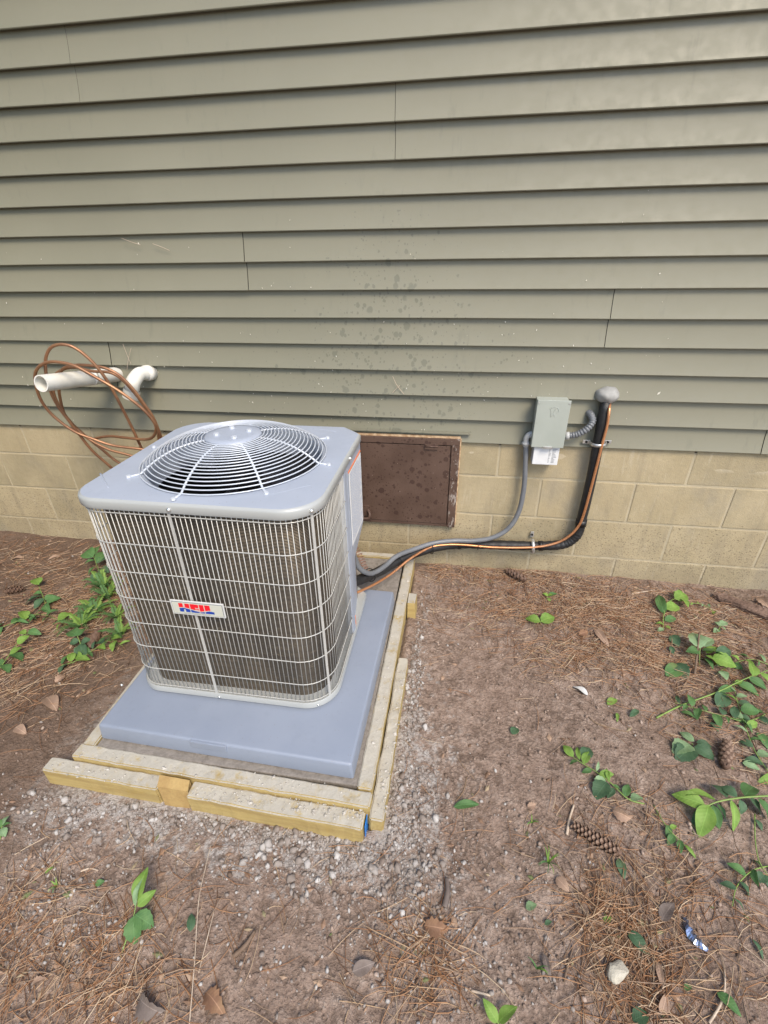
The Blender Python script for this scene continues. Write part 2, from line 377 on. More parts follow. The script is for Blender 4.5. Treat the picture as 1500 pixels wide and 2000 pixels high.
M['conetip'] = simple('pine_cone_tip', (.27, .185, .13), (.18, .115, .08), 60, .75)
M['bark'] = simple('bark', (.115, .07, .05), (.21, .14, .105), 22, .9, 0, 1, 60, .012)
M['rock'] = simple('pale_rock', (.47, .44, .36), (.38, .35, .29), 25, .85, 0, .6, 80, .004)
M['foil'] = simple('foil_scrap', (.35, .42, .58), (.10, .12, .20), 40, .2, .8)
M['fleck'] = mat_island('pale_flecks', [(0, (.55, .52, .42)), (1, (.75, .73, .66))], .8)

# ================================================================== the ground
def hgt(x, y):
    h = .030*noise.noise((x*1.1, y*1.1, 3.1)) + .014*noise.noise((x*4, y*4, 7.7)) + .006*noise.noise((x*13, y*13, 1.3)) + .0038*noise.noise((x*37, y*37, 5.5))
    # level under the form, heaped a little against it
    dx = max(abs(x+.86)-.50, 0); dy = max(abs(y+.72)-.60, 0); d = math.hypot(dx, dy)
    k = min(1, d/.22); h = h*k + .010*max(0, 1-d/.12)*(1 if d > 0 else 0)
    wl = min(1, max(0, -y)/.25); h = h*(.8+.2*wl) + (.010+.012*noise.noise((x*7, 2.2, 9.1)))*(1-wl)
    if d == 0: h -= .01
    return GZ + h
xs = np.concatenate([[-60, -30, -15, -8, -5, -4, -3.5], np.arange(-3.1, 2.2, .0105), [2.4, 3, 4, 6, 10, 20, 40, 60]])
ys = np.concatenate([[-60, -30, -15, -8, -5, -3.6, -2.9, -2.5], np.arange(-2.2, .012, .0105), [.3]])
gv = []; nx, ny = len(xs), len(ys)
for yy in ys:
    for xx in xs:
        z = hgt(float(xx), float(yy)) if -4 < xx < 3 and yy > -3 else GZ
        gv.append((float(xx), float(yy), z))
gf = [(j*nx+i, j*nx+i+1, (j+1)*nx+i+1, (j+1)*nx+i) for j in range(ny-1) for i in range(nx-1)]
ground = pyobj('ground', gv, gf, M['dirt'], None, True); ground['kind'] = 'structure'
def on_ground(px, py, up=0.0):
    p = at_z(px, py, GZ+up)
    for _ in range(3): p = at_z(px, py, hgt(p.x, p.y)+up)
    return p

# ================================================================== the house wall
SP, Z14 = .103482, .16455                      # lap height, bottom edge of the siding
zi = lambda i: Z14 + (14-i)*SP
house = empty('house_wall', (0, 0, 0), 'house wall of taupe lap siding over tan painted concrete blocks', 'wall')
XL, XR = -5.0, 4.2
back = box('siding', XL, XR, .004, .20, Z14-.004, zi(-8), M['sheath'], house, 0)
def siding_panel(x0, x1, itop, proud):
    """two laps pressed into one vinyl strip, itop/itop+2 are lap indices"""
    n = max(2, int((x1-x0)/.16)); V = []; F = []; prof = []
    for lap in (1, 0):
        zb = zi(itop+1+lap)
        prof += [(-.0005, zb+.0045), (-.0165, zb), (-.0192, zb+.0012), (-.0203, zb+.0035)]+[(-.0012-.0190*(1-q)**1.7, zb+.0035+q*(SP+.001)) for q in (.05, .12, .22, .34, .48, .64, .82, 1.0)]
    prof.append((-.001, zi(itop)+.004))
    for i in range(n+1):
        x = x0+(x1-x0)*i/n
        for k, (y, z) in enumerate(prof):
            wob = noise.noise((x*2.1, z*4, 2.0))*.0024; wz = noise.noise((x*1.3, z*9, 8.0))*.0018
            V.append((x, y+wob-proud, z+wz))
    m = len(prof)
    for i in range(n):
        for k in range(m-1):
            a = i*m+k; F.append((a, a+m, a+m+1, a+1))
    o = pyobj('siding_panel', V, F, M['siding'], back)
    o.data.polygons.foreach_set('use_smooth', [True]*len(F)); o.data.set_sharp_from_angle(angle=RAD(38)); return o
seams = {-8: [-.9], -6: [.8], -4: [-2.3, 1.2], -2: [-.2], 0: [-1.62, 2.1], 2: [-3.4, -.47, 2.9], 4: [-2.4, 1.6], 6: [-1.078, 2.5], 8: [-3.1, .352], 10: [-1.797, -1.609, 1.9], 12: [-2.9, 1.048]}
for it, ss in seams.items():
    b = [XL]+ss+[XR]
    for j in range(len(b)-1):
        siding_panel(b[j]+((.0018 if it > 1 else .0005) if j else 0), b[j+1], it, -(.0026 if it > 1 else .0008)*(j % 2))
trim = box('drip_cap', -1.15, -.135, -.030, -.010, .206, .2135, M['siding'], house, .001)
# concrete block foundation: running bond, 0.4064 x 0.2032
mort = box('foundation', XL, XR, .0022, .20, -1.0, Z14-.012, M['mortar'], house, 0)
bm = bmesh.new(); bm_box(bm, (0, 0, 0), (.3975, .09, .1945), None, .0035); bme = bpy.data.meshes.new('concrete_block'); bm.to_mesh(bme); bm.free()
bm = bmesh.new(); bm_box(bm, (0, 0, 0), (.3975, .09, .160), None, .0035); bmt = bpy.data.meshes.new('concrete_block'); bm.to_mesh(bmt); bm.free()
for q in (bme, bmt): q.materials.append(M['block'])
for row in range(5):
    zc = .1016-.2032*row; off = 0 if row % 2 == 0 else .2032
    for kx in range(-12, 11):
        x = kx*.4064+.2032+off
        if x < XL or x > XR: continue
        if row == 0 and -.80 < x < -.30 or row == 1 and -.62 < x < -.25: pass
        o = link('concrete_block', bmt if row == 0 else bme, None, mort)
        o.location = (x, .045+random.uniform(-.0012, .0012), zc if row else .0845); o.rotation_euler = (0, random.uniform(-.002, .002), random.uniform(-.0012, .0012))

# ------------------------------------------------------------------ crawl space hatch
H = empty('access_hatch', (-.42, 0, -.27), 'rusty brown steel access hatch with rain spots, set in the block wall', 'hatch')
hx0, hx1, hz0, hz1 = -.665, -.178, -.272, .190
box('backing_plate', hx0, hx1, -.012, .0, hz0, hz1, M['rust'], H, .001)
fr = box('frame', hx0, hx1, -.030, -.0125, hz1-.036, hz1-.007, M['rust'], H, .0015)
box('frame', hx1-.036, hx1, -.030, -.0125, hz0, hz1-.0365, M['rust'], H, .0015)
box('frame', hx0, hx0+.03, -.030, -.0125, hz0, hz1-.0365, M['rust'], H, .0015)
box('frame', hx0+.0305, hx1-.0365, -.024, -.0125, hz0, hz0+.014, M['rust'], H, .0015)
dr = box('door', hx0+.032, hx1-.040, -.027, -.0125, hz0+.016, hz1-.040, M['rust'], H, .002)
tag(dr, 'brown steel hatch door spotted with rain')
box('hinge', -.335, -.275, -.034, -.0275, hz1-.058, hz1-.030, M['rust'], H, .001)
tube('hinge', [(-.335, -.034, hz1-.043), (-.275, -.034, hz1-.043)], .004, M['rust'], H, 8, n=1)
hp = box('handle_plate', -.66, -.60, -.033, -.0272, -.235, -.175, M['rust'], H, .002)
tube('handle', [(-.605, -.034, -.20), (-.595, -.052, -.212), (-.60, -.058, -.232), (-.63, -.058, -.236), (-.655, -.05, -.232)], .0065, M['rust'], H, 8)
box('wood_strip', hx0, hx1+.002, -.022, .0, hz1-.0065, hz1+.004, M['rawwood'], H, .001)
box('wood_strip', hx1+.0005, hx1+.006, -.020, .0, hz0+.01, hz1-.007, M['rawwood'], H, .001)

# ================================================================== slab, form boards and pad
yaw = Matrix.Rotation(RAD(-1.2), 4, 'Z')
FZ = -.434
def rough_board(name, x0, x1, y0, y1, z0, z1, label, group='form boards round the slab', mat=None, rz=0.0, jag=.0025):
    cx, cy, cz = (x0+x1)/2, (y0+y1)/2, (z0+z1)/2; L = (x1-x0, y1-y0, z1-z0)
    bm = bmesh.new(); bmesh.ops.create_cube(bm, size=1); bmesh.ops.scale(bm, vec=L, verts=bm.verts)
    bmesh.ops.bevel(bm, geom=list(bm.edges), offset=.004, segments=2, affect='EDGES')
    ax = 0 if L[0] > L[1] else 1; cuts = int(max(L)/.025)
    for i in range(1, cuts):
        pos = -max(L)/2+max(L)*i/cuts; co = [0, 0, 0]; co[ax] = pos; no = [0, 0, 0]; no[ax] = 1
        bmesh.ops.bisect_plane(bm, geom=list(bm.verts)+list(bm.edges)+list(bm.faces), plane_co=co, plane_no=no)
    sd = random.uniform(0, 50)
    for v in bm.verts:
        p = v.co*28; v.co += Vector((noise.noise((p.x+sd, p.y, p.z)), noise.noise((p.x, p.y+sd, p.z)), noise.noise((p.x, p.y, p.z+sd))))*jag
    o = bmobj(name, bm, mat or M['wood' if ax == 0 else 'woodY'], None, False); o.location = (cx, cy, cz); o.rotation_euler = (0, 0, RAD(rz))
    return tag(o, label, 'board' if not mat else None, group)
slab = box('concrete_slab', -1.268, -.420, -1.252, -.098, -.60, FZ-.006, M['concrete'], None, .004)
tag(slab, 'rough grey concrete slab inside the wooden form under the plastic pad', 'slab')
rough_board('form_board', -1.318, -.377, -1.300, -1.256, -.52, FZ, 'upper front form board of cement-smeared yellow lumber below the pad', rz=-1.3)
rough_board('form_board', -.416, -.372, -1.262, -.066, -.52, FZ+.001, 'inner long form board along the right side of the slab', rz=-.6)
rough_board('form_board', -1.318, -1.274, -1.250, -.066, -.52, FZ, 'form board along the left side of the slab behind the unit', rz=.4)
rough_board('form_board', -1.27, -.422, -.095, -.058, -.52, FZ+.002, 'back form board lying along the block wall')
rough_board('form_board', -1.392, -1.004, -1.338, -1.294, -.56, -.450, 'lower left front form board with a clean yellow face', rz=-1.2)
rough_board('form_board', -.908, -.389, -1.354, -1.305, -.56, -.452, 'lower right front form board with a ragged cement top', rz=-1.6, jag=.004)
rough_board('form_board', -.373, -.334, -1.325, -.72, -.56, -.466, 'outer form board along the right side, white with cement', rz=-.6, jag=.004)
# wedge shaped stake end between the two lower front boards
V = [(-1.012, -1.305, FZ-.002), (-.915, -1.308, FZ-.002), (-.908, -1.336, FZ-.010), (-1.005, -1.334, FZ-.010), (-1.0, -1.305, -.56), (-.915, -1.305, -.56), (-.917, -1.346, -.56), (-.985, -1.350, -.56)]
st = pyobj('form_stake', V, [(3, 2, 1, 0), (4, 5, 6, 7), (0, 1, 5, 4), (1, 2, 6, 5), (2, 3, 7, 6), (3, 0, 4, 7)], simple('orange_pine', (.42, .29, .115), (.34, .22, .085), 30, .8, 0, .5, 120, .003))
tag(st, 'orange-brown wedge stake between the two lower front form boards', 'stake')
V = [(-.371, -.47, FZ-.004), (-.338, -.47, FZ-.004), (-.336, -.40, FZ-.006), (-.371, -.40, FZ-.006), (-.371, -.475, -.56), (-.332, -.475, -.56), (-.331, -.395, -.56), (-.371, -.395, -.56)]
V = [(x+.006, y+.045, z) for x, y, z in V]
st = pyobj('form_stake', V, [(0, 1, 2, 3), (7, 6, 5, 4), (4, 5, 1, 0), (5, 6, 2, 1), (6, 7, 3, 2), (7, 4, 0, 3)], M['wood'])
tag(st, 'short yellow stake against the right side board near the wall', 'stake')
bt = box('blue_tape_scrap', -.3855, -.3835, -1.345, -1.310, -.535, -.468, M['bluefilm'], None, .0005)
tag(bt, 'thin blue strip at the front right corner of the form', 'tape')
# pad
PX0, PX1, PY0, PY1, PZ = -1.250, -.432, -1.228, -.430, -.370
bm = bmesh.new(); r = bmesh.ops.create_cube(bm, size=1)
bmesh.ops.scale(bm, vec=(PX1-PX0, PY1-PY0, PZ-FZ), verts=bm.verts)
for v in bm.verts:
    if v.co.z < 0: v.co.x *= 1.012; v.co.y *= 1.012
bmesh.ops.bevel(bm, geom=list(bm.edges), offset=.008, segments=4, affect='EDGES', profile=.5)
pad = bmobj('equipment_pad', bm, M['pad'], None, True); pad.location = ((PX0+PX1)/2, (PY0+PY1)/2, (PZ+FZ)/2+.0005); pad.rotation_euler = (0, 0, RAD(-1.2))
tag(pad, 'smooth grey plastic equipment pad under the condenser unit', 'pad')
pad.data.set_sharp_from_angle(angle=RAD(50))
bm = bmesh.new(); bm_box(bm, (0.0, 0, 0), (.118, .012, .028), None, .003)
tabo = bmobj('lift_tab', bm, M['pad'], pad); tabo.location = (-.035, -.3985, .016)

# ================================================================== condenser unit
UX, UY, UW, UD = -.869, -.763, .674, .632
Z0, ZT = PZ, .367
U = empty('condenser_unit', (UX, UY, Z0), 'square light grey air conditioner condenser with wire grille and round fan guard', 'condenser')
def outline(w, d, r, ch, n=14):
    """rounded square, counter-clockwise from the front right corner, back right corner chamfered"""
    P = []
    for sx_, sy_, a0, r in ((1, -1, -90, r[0]), (None, 0, 0, 0), (-1, 1, 90, r[1]), (-1, -1, 180, r[2])):
        if sx_ is not None: cx, cy = sx_*(w/2-r), sy_*(d/2-r)
        if sx_ is None: P += [(w/2, d/2-ch), (w/2-ch*.28, d/2-ch*.68), (w/2-ch, d/2)]; continue
        P += [(cx+r*math.cos(RAD(a0+90*i/n)), cy+r*math.sin(RAD(a0+90*i/n))) for i in range(n+1)]
    return P
def dense(P, step):
    out = []
    for i in range(len(P)):
        a, b = P[i], P[(i+1) % len(P)]; L = math.dist(a, b); n = max(1, int(L/step))
        out += [(a[0]+(b[0]-a[0])*k/n, a[1]+(b[1]-a[1])*k/n) for k in range(n)]
    return out
def loft(rings, closed_v=True, flip=False):
    V = []; F = []; n = len(rings[0])
    for r_ in rings: V += r_
    for i in range(len(rings)-1):
        for k in range(n):
            a = i*n+k; b = i*n+(k+1) % n
            F.append((a, b, b+n, a+n) if not flip else (a+n, b+n, b, a))
    return V, F
zr = lambda z: z - Z0                           # unit-local heights (origin at the base)
CR = (.105, .105, .080)
base_o = dense(outline(UW, UD, CR, .068), .03)
def ring_off(d, z):                             # offset outline by growing it
    return [(x*(1+2*d/UW), y*(1+2*d/UD), zr(z)) for x, y in base_o]
RH = .262
def circ(r, z): return [(r*math.cos(math.atan2(y, x)), r*math.sin(math.atan2(y, x)), zr(z)) for x, y in base_o]
mid = [tuple((a+b)*.5 if i < 2 else zr(ZT+.0015) for i, (a, b) in enumerate(zip(p, q))) for p, q in zip(ring_off(-.01, ZT), circ(RH+.02, ZT))]
rings = [ring_off(.003, .337), ring_off(.0048, .340), ring_off(.0048, .358), ring_off(.003, .3635), ring_off(-.002, .3665), ring_off(-.010, ZT), mid, circ(RH+.012, ZT+.002), circ(RH+.003, ZT+.0005), circ(RH-.002, ZT-.006), circ(RH-.004, ZT-.03), circ(RH-.006, ZT-.085)]
v, f = loft(rings[4:]); cap = pyobj('top_cover', v, f, M['unit'], U, True); cap.data.set_sharp_from_angle(angle=RAD(45))
v, f = loft(rings[:5]); lip = pyobj('rim', v, f, M['unitlip'], cap, True)
# pressed ribs in the cover corners
def rib(p, q):
    P = [Vector(p), Vector(q)]; o = tube('pressed_rib', [(P[0]), (P[0]*.75+P[1]*.25), (P[0]*.25+P[1]*.75), P[1]], .0032, M['unit'], None, 6, n=2, world=False); o.parent = cap
    o.location.z = -.0008
for pa, pb in (((515, 970), (608, 948)), ((196, 925), (212, 953))):
    a_, b_ = at_z(*pa, ZT)-Vector((UX, UY, Z0)), at_z(*pb, ZT)-Vector((UX, UY, Z0)); rib((a_.x, a_.y, zr(ZT)), (b_.x, b_.y, zr(ZT)))
rib((.16, .285, zr(ZT)), (.25, .262, zr(ZT))); rib((-.26, .262, zr(ZT)), (-.17, .29, zr(ZT)))
# fan guard: rings on a dome, spokes, hub plate
def dome(r): t = max(0, (r-.085)/(.276-.085)); return ZT+.006+.066*(1-t**2.3)
nr = 18; hub_z = dome(.085)
hubr = [[(r*math.cos(2*math.pi*k/48), r*math.sin(2*math.pi*k/48), zr(z)) for k in range(48)] for r, z in ((.082, hub_z-.006), (.086, hub_z-.002), (.082, hub_z+.003), (.06, hub_z+.0045), (.001, hub_z+.005))]
v, f = loft(hubr); hub = pyobj('fan_guard', v, f, M['unit'], U, True); tag(hub, 'domed wire fan guard with round centre plate')
for i in range(nr):
    r = .092+(.276-.092)*(i/(nr-1)); z = dome(r)
    v, f = tube_geo([(r*math.cos(2*math.pi*k/72), r*math.sin(2*math.pi*k/72), zr(z)) for k in range(72)], .0019, 6, True)
    pyobj('guard_ring', v, f, M['guard'], hub, True)
for k in range(8):
    an = RAD(218+45*k); P = [(r*math.cos(an), r*math.sin(an), zr(dome(r)-.0035)) for r in np.linspace(.075, .274, 10)] + [(.287*math.cos(an), .287*math.sin(an), zr(ZT+.004)), (.302*math.cos(an), .302*math.sin(an), zr(ZT+.003))]
    v, f = tube_geo(P, .0034, 6); pyobj('spoke', v, f, M['guard'], hub, True)
    bm = bmesh.new(); bmesh.ops.create_cone(bm, cap_ends=True, segments=6, radius1=.0075, radius2=.006, depth=.006, matrix=Matrix.Translation((.305*math.cos(an), .305*math.sin(an), zr(ZT+.005))))
    bmobj('bolt', bm, M['guard'], hub)
for k in range(4):
    an = RAD(28+90*k); bm = bmesh.new(); bmesh.ops.create_cone(bm, cap_ends=True, segments=6, radius1=.009, radius2=.008, depth=.007, matrix=Matrix.Translation((.048*math.cos(an), .048*math.sin(an), zr(hub_z+.007))))
    bmobj('bolt', bm, M['guard'], hub)
# fan, motor and dark inside
bm = bmesh.new(); bmesh.ops.create_cone(bm, cap_ends=True, segments=28, radius1=.07, radius2=.066, depth=.13, matrix=Matrix.Translation((0, 0, zr(.355))))
bmobj('motor', bm, M['motor'], U, False)
for k in range(3):
    V = []; F = []
    for i in range(9):
        r = .05+.195*i/8
        for j in range(7):
            t = j/6-.5; an = RAD(120*k+20)+t*(1.25-.25*i/8); V.append((r*math.cos(an), r*math.sin(an), zr(.285+.055*t+.008*math.sin(t*3))))
    for i in range(8):
        for j in range(6): a_ = i*7+j; F.append((a_, a_+1, a_+8, a_+7))
    pyobj('fan_blade', V, F, M['blade'], U, True)
# coil with fins behind the grille
co = [(x*(1-2*.030/UW), y*(1-2*.030/UD)) for x, y in base_o]; ci = [(x*(1-2*.055/UW), y*(1-2*.055/UD)) for x, y in base_o]
v, f = loft([[(x, y, zr(Z0+.012)) for x, y in co], [(x, y, zr(.345)) for x, y in co]]); pyobj('coil', v, f, M['fins'], U, True)
v, f = loft([[(x, y, zr(.345)) for x, y in ci], [(x, y, zr(Z0+.012)) for x, y in ci]]); liner = pyobj('coil_back', v, f, M['black'], U, True)
# base pan
v, f = loft([ring_off(-.03, Z0+.034), ring_off(-.008, Z0+.034), ring_off(.0, Z0+.036), ring_off(.002, Z0+.033), ring_off(.002, Z0+.014), ring_off(-.002, Z0+.0115), ring_off(-.030, Z0+.0115), ring_off(-.034, Z0+.0005)])
v.append((0, 0, .0005)); n0 = len(base_o); f += [(len(v)-1, 7*n0+(k+1) % n0, 7*n0+k) for k in range(n0)]
v2 = [(x*.93, y*.93, .03) for x, y in base_o]; f2 = [tuple(len(v)+i for i in range(n0))]; pan = pyobj('base_pan', v+v2, f+f2, M['unitlip'], U, True); pan.data.set_sharp_from_angle(angle=RAD(50))
# wire grille
path = dense(outline(UW-.012, UD-.012, tuple(q-.006 for q in CR), .068), .002)
i0 = min(range(len(path)), key=lambda i: abs(path[i][0]-(UW/2-.006))*5+abs(path[i][1]-.010))
seq = []; L = 0; i = i0                            # walk clockwise seen from above: right side to the front, left, back
while True:
    seq.append(path[i]); j = (i-1) % len(path)
    if path[j][0] > UW/2-.075 and path[j][1] > UD/2-.02: break
    i = j
    if len(seq) > 4000: break
cum = [0]
for a_, b_ in zip(seq, seq[1:]): cum.append(cum[-1]+math.dist(a_, b_))
def along(s):
    k = min(range(len(cum)), key=lambda q: abs(cum[q]-s)) if False else int(np.searchsorted(cum, s)); k = min(k, len(seq)-1)
    a_ = seq[max(k-1, 0)]; b_ = seq[min(k+1, len(seq)-1)]; t = Vector((b_[0]-a_[0], b_[1]-a_[1], 0)).normalized(); return Vector((*seq[k], 0)), t
zb, zt = Z0+.030, .341
strip = []
for px in (340, 584):                             # the flat straps on the grille
    q = at_z(px, 985, .345); strip.append((q.x-UX, q.y-UY))
def strap_s(p): return cum[min(range(len(seq)), key=lambda k: math.dist(seq[k], p))]
SS = [strap_s(p) for p in strip]; SS += [cum[-1]*.72, cum[-1]*.9]
V = []; F = []
def add(vf):
    o = len(V); V.extend(vf[0]); F.extend([tuple(i+o for i in q) for q in vf[1]])
for s in SS:
    p, t = along(s); nrm = Vector((-t.y, t.x, 0)); nrm = nrm if nrm.dot(p) > 0 else -nrm; c = p+nrm*.0055
    q = [c-t*.0042, c+t*.0042, c+t*.0042-nrm*.002, c-t*.0042-nrm*.002]
    add(([Vector((u.x, u.y, zr(z))) for z in (zb, zt) for u in q], [(0, 1, 5, 4), (1, 2, 6, 5), (2, 3, 7, 6), (3, 0, 4, 7)]))
grille = pyobj('wire_grille', V[:8], F[:4], M['wire'], U)
for q in range(1, len(V)//8): pyobj('strap', V[q*8:q*8+8], F[:4], M['wire'], grille)
tag(grille, 'cream coated wire grille wrapped round the unit')
rw = .0012
v, f = tube_geo([(0, 0, 0), (0, 0, zt-zb)], rw, 6); wme = bpy.data.meshes.new('grille_wire'); wme.from_pydata([tuple(q) for q in v], [], f); wme.materials.append(M['wire']); wme.polygons.foreach_set('use_smooth', [True]*len(wme.polygons))
s = .006
while s < cum[-1]-.004:
    p, t = along(s); nrm = Vector((-t.y, t.x, 0)); nrm = nrm if nrm.dot(p) > 0 else -nrm
    o = link('grille_wire', wme, None, grille); o.location = (p.x+nrm.x*.0005, p.y+nrm.y*.0005, zr(zb)); s += .01425
for z in (.325, .228, .131, .035, -.061, -.157, -.254, -.328):
    P = []; k = 0
    for k in range(0, len(seq), 8):
        p, t = along(cum[k]); nrm = Vector((-t.y, t.x, 0)); nrm = nrm if nrm.dot(p) > 0 else -nrm; P.append((p.x+nrm.x*.0030, p.y+nrm.y*.0030, zr(z)))
    v, f = tube_geo(P, .0016, 6); pyobj('cross_wire', v, f, M['wire'], grille, True)
# service post, control panel and its printed label on the right / back right corner
def prism(name, P, z0, z1, mat, parent, P1=None):
    n = len(P); P1 = P1 or P
    V = [(x, y, zr(z0)) for x, y in P]+[(x, y, zr(z1)) for x, y in P1]
    F = [(i, (i+1) % n, n+(i+1) % n, n+i) for i in range(n)]+[tuple(range(n))[::-1], tuple(range(n, 2*n))]
    return pyobj(name, V, F, mat, parent)
rx = UW/2
prism('corner_post', [(rx-.02, .010), (rx-.002, .012), (rx-.001, .045), (rx-.05, .045)], Z0+.03, .338, M['unit'], U)
up = [(rx-.05, .046), (rx, .046), (rx+.001, UD/2-.066), (rx-.020, UD/2-.018), (rx-.070, UD/2-.002), (rx-.11, UD/2-.002), (rx-.11, .15)]
lo = [(rx-.05, .046), (rx-.008, .046), (rx-.030, UD/2-.10), (rx-.060, UD/2-.04), (rx-.085, UD/2-.004), (rx-.11, UD/2-.004), (rx-.11, .15)]
sp = prism('service_panel', up, .015, .337, M['unit'], U); prism('panel_taper', lo, -.085, .0145, M['unit'], U, up); prism('lower_panel', lo, Z0+.03, -.0855, M['unit'], U)
lb = prism('rating_label', [(rx+.0012, .056), (rx+.0030, .056), (rx+.0036, UD/2-.075), (rx+.0018, UD/2-.075)], .03, .300, M['paper'], sp)
V = []; F = []
for q in range(26):
    z = .292-q*.0098; y0_ = .064; y1_ = UD/2-.085-random.random()*.05*(q % 3 == 0)
    yy = y0_
    while yy < y1_:
        ln = random.uniform(.012, .04); ye = min(yy+ln, y1_); o = len(V)
        V += [(rx+.0042, yy, zr(z)), (rx+.0042, ye, zr(z)), (rx+.0042, ye, zr(z+.0035)), (rx+.0042, yy, zr(z+.0035))]; F.append((o, o+1, o+2, o+3)); yy = ye+.004
pyobj('label_print', V, F, simple('pale_label_ink', (.42, .48, .62), rough=.6), sp)
prism('warning_stripe', [(rx+.0012, .050), (rx+.0030, .050), (rx+.0034, UD/2-.075), (rx+.0016, UD/2-.075)], .305, .310, M['orange'], sp)
prism('warning_tag', [(rx-.006, .05), (rx-.004, .05), (rx-.006, .075), (rx-.008, .075)], -.345, -.30, M['orange'], U)
# screws on the lip
for px, py in ((340, 985), (584, 983), (672, 897), (149, 956)):
    q = at_z(px, py, .350); d = Vector((q.x-UX, q.y-UY)); k = min(range(len(base_o)), key=lambda i: (Vector(base_o[i]).normalized()-d.normalized()).length)
    x, y = base_o[k]; bm = bmesh.new(); bmesh.ops.create_uvsphere(bm, u_segments=10, v_segments=6, radius=.0065, matrix=Matrix.Translation((x*(1+2*.006/UW), y*(1+2*.006/UD), zr(.350))))
    bmobj('screw', bm, M['screw'], cap, True)
for px, py in ((150+100, 1365), (433, 1375), (618, 1372)):
    q = at_y(px, py, -1.08); bm = bmesh.new(); bmesh.ops.create_uvsphere(bm, u_segments=8, v_segments=5, radius=.005, matrix=Matrix.Translation((q.x-UX, -UD/2-.003 if px < 500 else -UD/2+.012, zr(Z0+.022)))); bmobj('screw', bm, M['screw'], pan, True)
# badge
BW, BH = .162, .050
bx, bz, by = -.902-UX, zr(.0295), -UD/2-.0085
def plate(name, w_, h_, y, mat, parent, t=.002):
    bm = bmesh.new(); bm_box(bm, (bx, y, bz), (w_, t, h_), None, .0006); return bmobj(name, bm, mat, parent)
bd = plate('badge', BW, BH, by, M['white'], U, .004); tag(bd, 'white maker badge with red and blue HEIL lettering')
plate('badge_line', BW-.007, BH-.007, by-.0021, M['navy'], bd, .0012); plate('badge_face', BW-.0095, BH-.0095, by-.0029, M['cream'], bd, .0012)
def glyph(u, v):                                   # u,v in the letter box 0..1, v up; HEIL in heavy block letters
    x = u*100
    if 0 <= x < 31:  return not (12.5 < x < 18 and (v > .60 or v < .30))                   # H
    if 33 <= x < 57: return not (x > 46 and (.50 < v < .60 or .28 < v < .37))              # E
    if 59 <= x < 72.5: return True                                                        # I
    if 75 <= x <= 100: return x < 90 or v < .30                                           # L
    return False
cells = {'red': ([], []), 'blue': ([], [])}
nu, nv = 130, 34; LW, LH = .106, .031
for i in range(nu):
    for j in range(nv):
        u, vv = (i+.5)/nu, (j+.5)/nv
        if not glyph(u, vv): continue
        wv = float(np.interp(u, (0, .12, .3, .5, .62, .75, .86, 1), (.45, .52, .40, .22, .16, .25, .36, .30)))
        key = 'red' if vv > wv+.045 else 'blue' if vv < wv-.045 else None
        if not key: continue
        x0, z0_ = bx-LW/2-.003+LW*i/nu, bz-LH/2+.0022+LH*j/nv; Vv, Ff = cells[key]; o = len(Vv); dx, dz = LW/nu, LH/nv
        Vv += [(x0, by-.0037, z0_), (x0+dx, by-.0037, z0_), (x0+dx, by-.0037, z0_+dz), (x0, by-.0037, z0_+dz)]; Ff.append((o, o+1, o+2, o+3))
for key in cells: pyobj('badge_letters', *cells[key], M[key], bd)
tme = text_geo('HEATING & COOLING PRODUCTS', .0052, 1.05); to = link('badge_text', tme, M['ink'], bd); to.rotation_euler = (RAD(90), 0, 0); to.location = (bx-.004, by-.0037, bz-LH/2-.0035)

# ================================================================== services on the wall
# disconnect box
D = empty('disconnect_box', (.19, -.02, .17), 'pale green-grey electrical disconnect box mounted on the siding', 'electrical box')
dx0, dx1, dz0, dz1 = .121, .252, .183, .385
box('body', dx0+.004, dx1-.004, -.078, -.008, dz0+.004, dz1-.004, M['boxgrey'], D, .002)
cv = box('cover', dx0, dx1, -.086, -.0785, dz0, dz1, M['boxgrey'], D, .002)
box('cover_flange', dx0-.001, dx0+.0035, -.0780, -.052, dz0, dz1, M['boxgrey'], D, .001)
box('hasp', .170, .206, -.090, -.0865, dz0-.004, dz0+.006, M['zinc'], D, .001)
lo_ = box('lower_housing', .137, .243, -.070, -.012, .098, .1865, M['paper'], D, .003); tag(lo_, 'white printed lower housing of the box')
V = []; F = []
for q in range(11):
    z = .170-q*.006
    for xa, xb in ((.200, .204+random.random()*.006), (.214, .222+random.random()*.012)):
        o = len(V); V += [(xa, -.0706, z), (xb, -.0706, z), (xb, -.0706, z+.0022), (xa, -.0706, z+.0022)]; F.append((o, o+1, o+2, o+3))
keep(pyobj('label_print', V, F, M['ink']), D)
ex, ez = .190, .335                                  # embossed emblem: slanted strokes under an arch
for P in ([(-.018, .014), (-.013, .016), (-.011, .004), (-.009, -.012), (-.007, -.017)], [(-.008, -.018), (-.002, -.004), (.004, .012), (.008, .017)], [(-.012, .019), (0, .0225), (.012, .020), (.018, .012), (.017, .004), (.012, -.002)], [(.001, -.006), (.004, -.012), (.006, -.018)]):
    tube('emblem', [(ex+x, -.0862, ez+z) for x, z in P], .0013, M['boxgrey'], D, 6, n=4)
for xx, zz in ((dx0+.006, dz1-.012), (dx1-.006, dz1-.012)):
    box('cover_screw', xx-.003, xx+.003, -.0875, -.0862, zz-.003, zz+.003, M['zinc'], D, .0008)
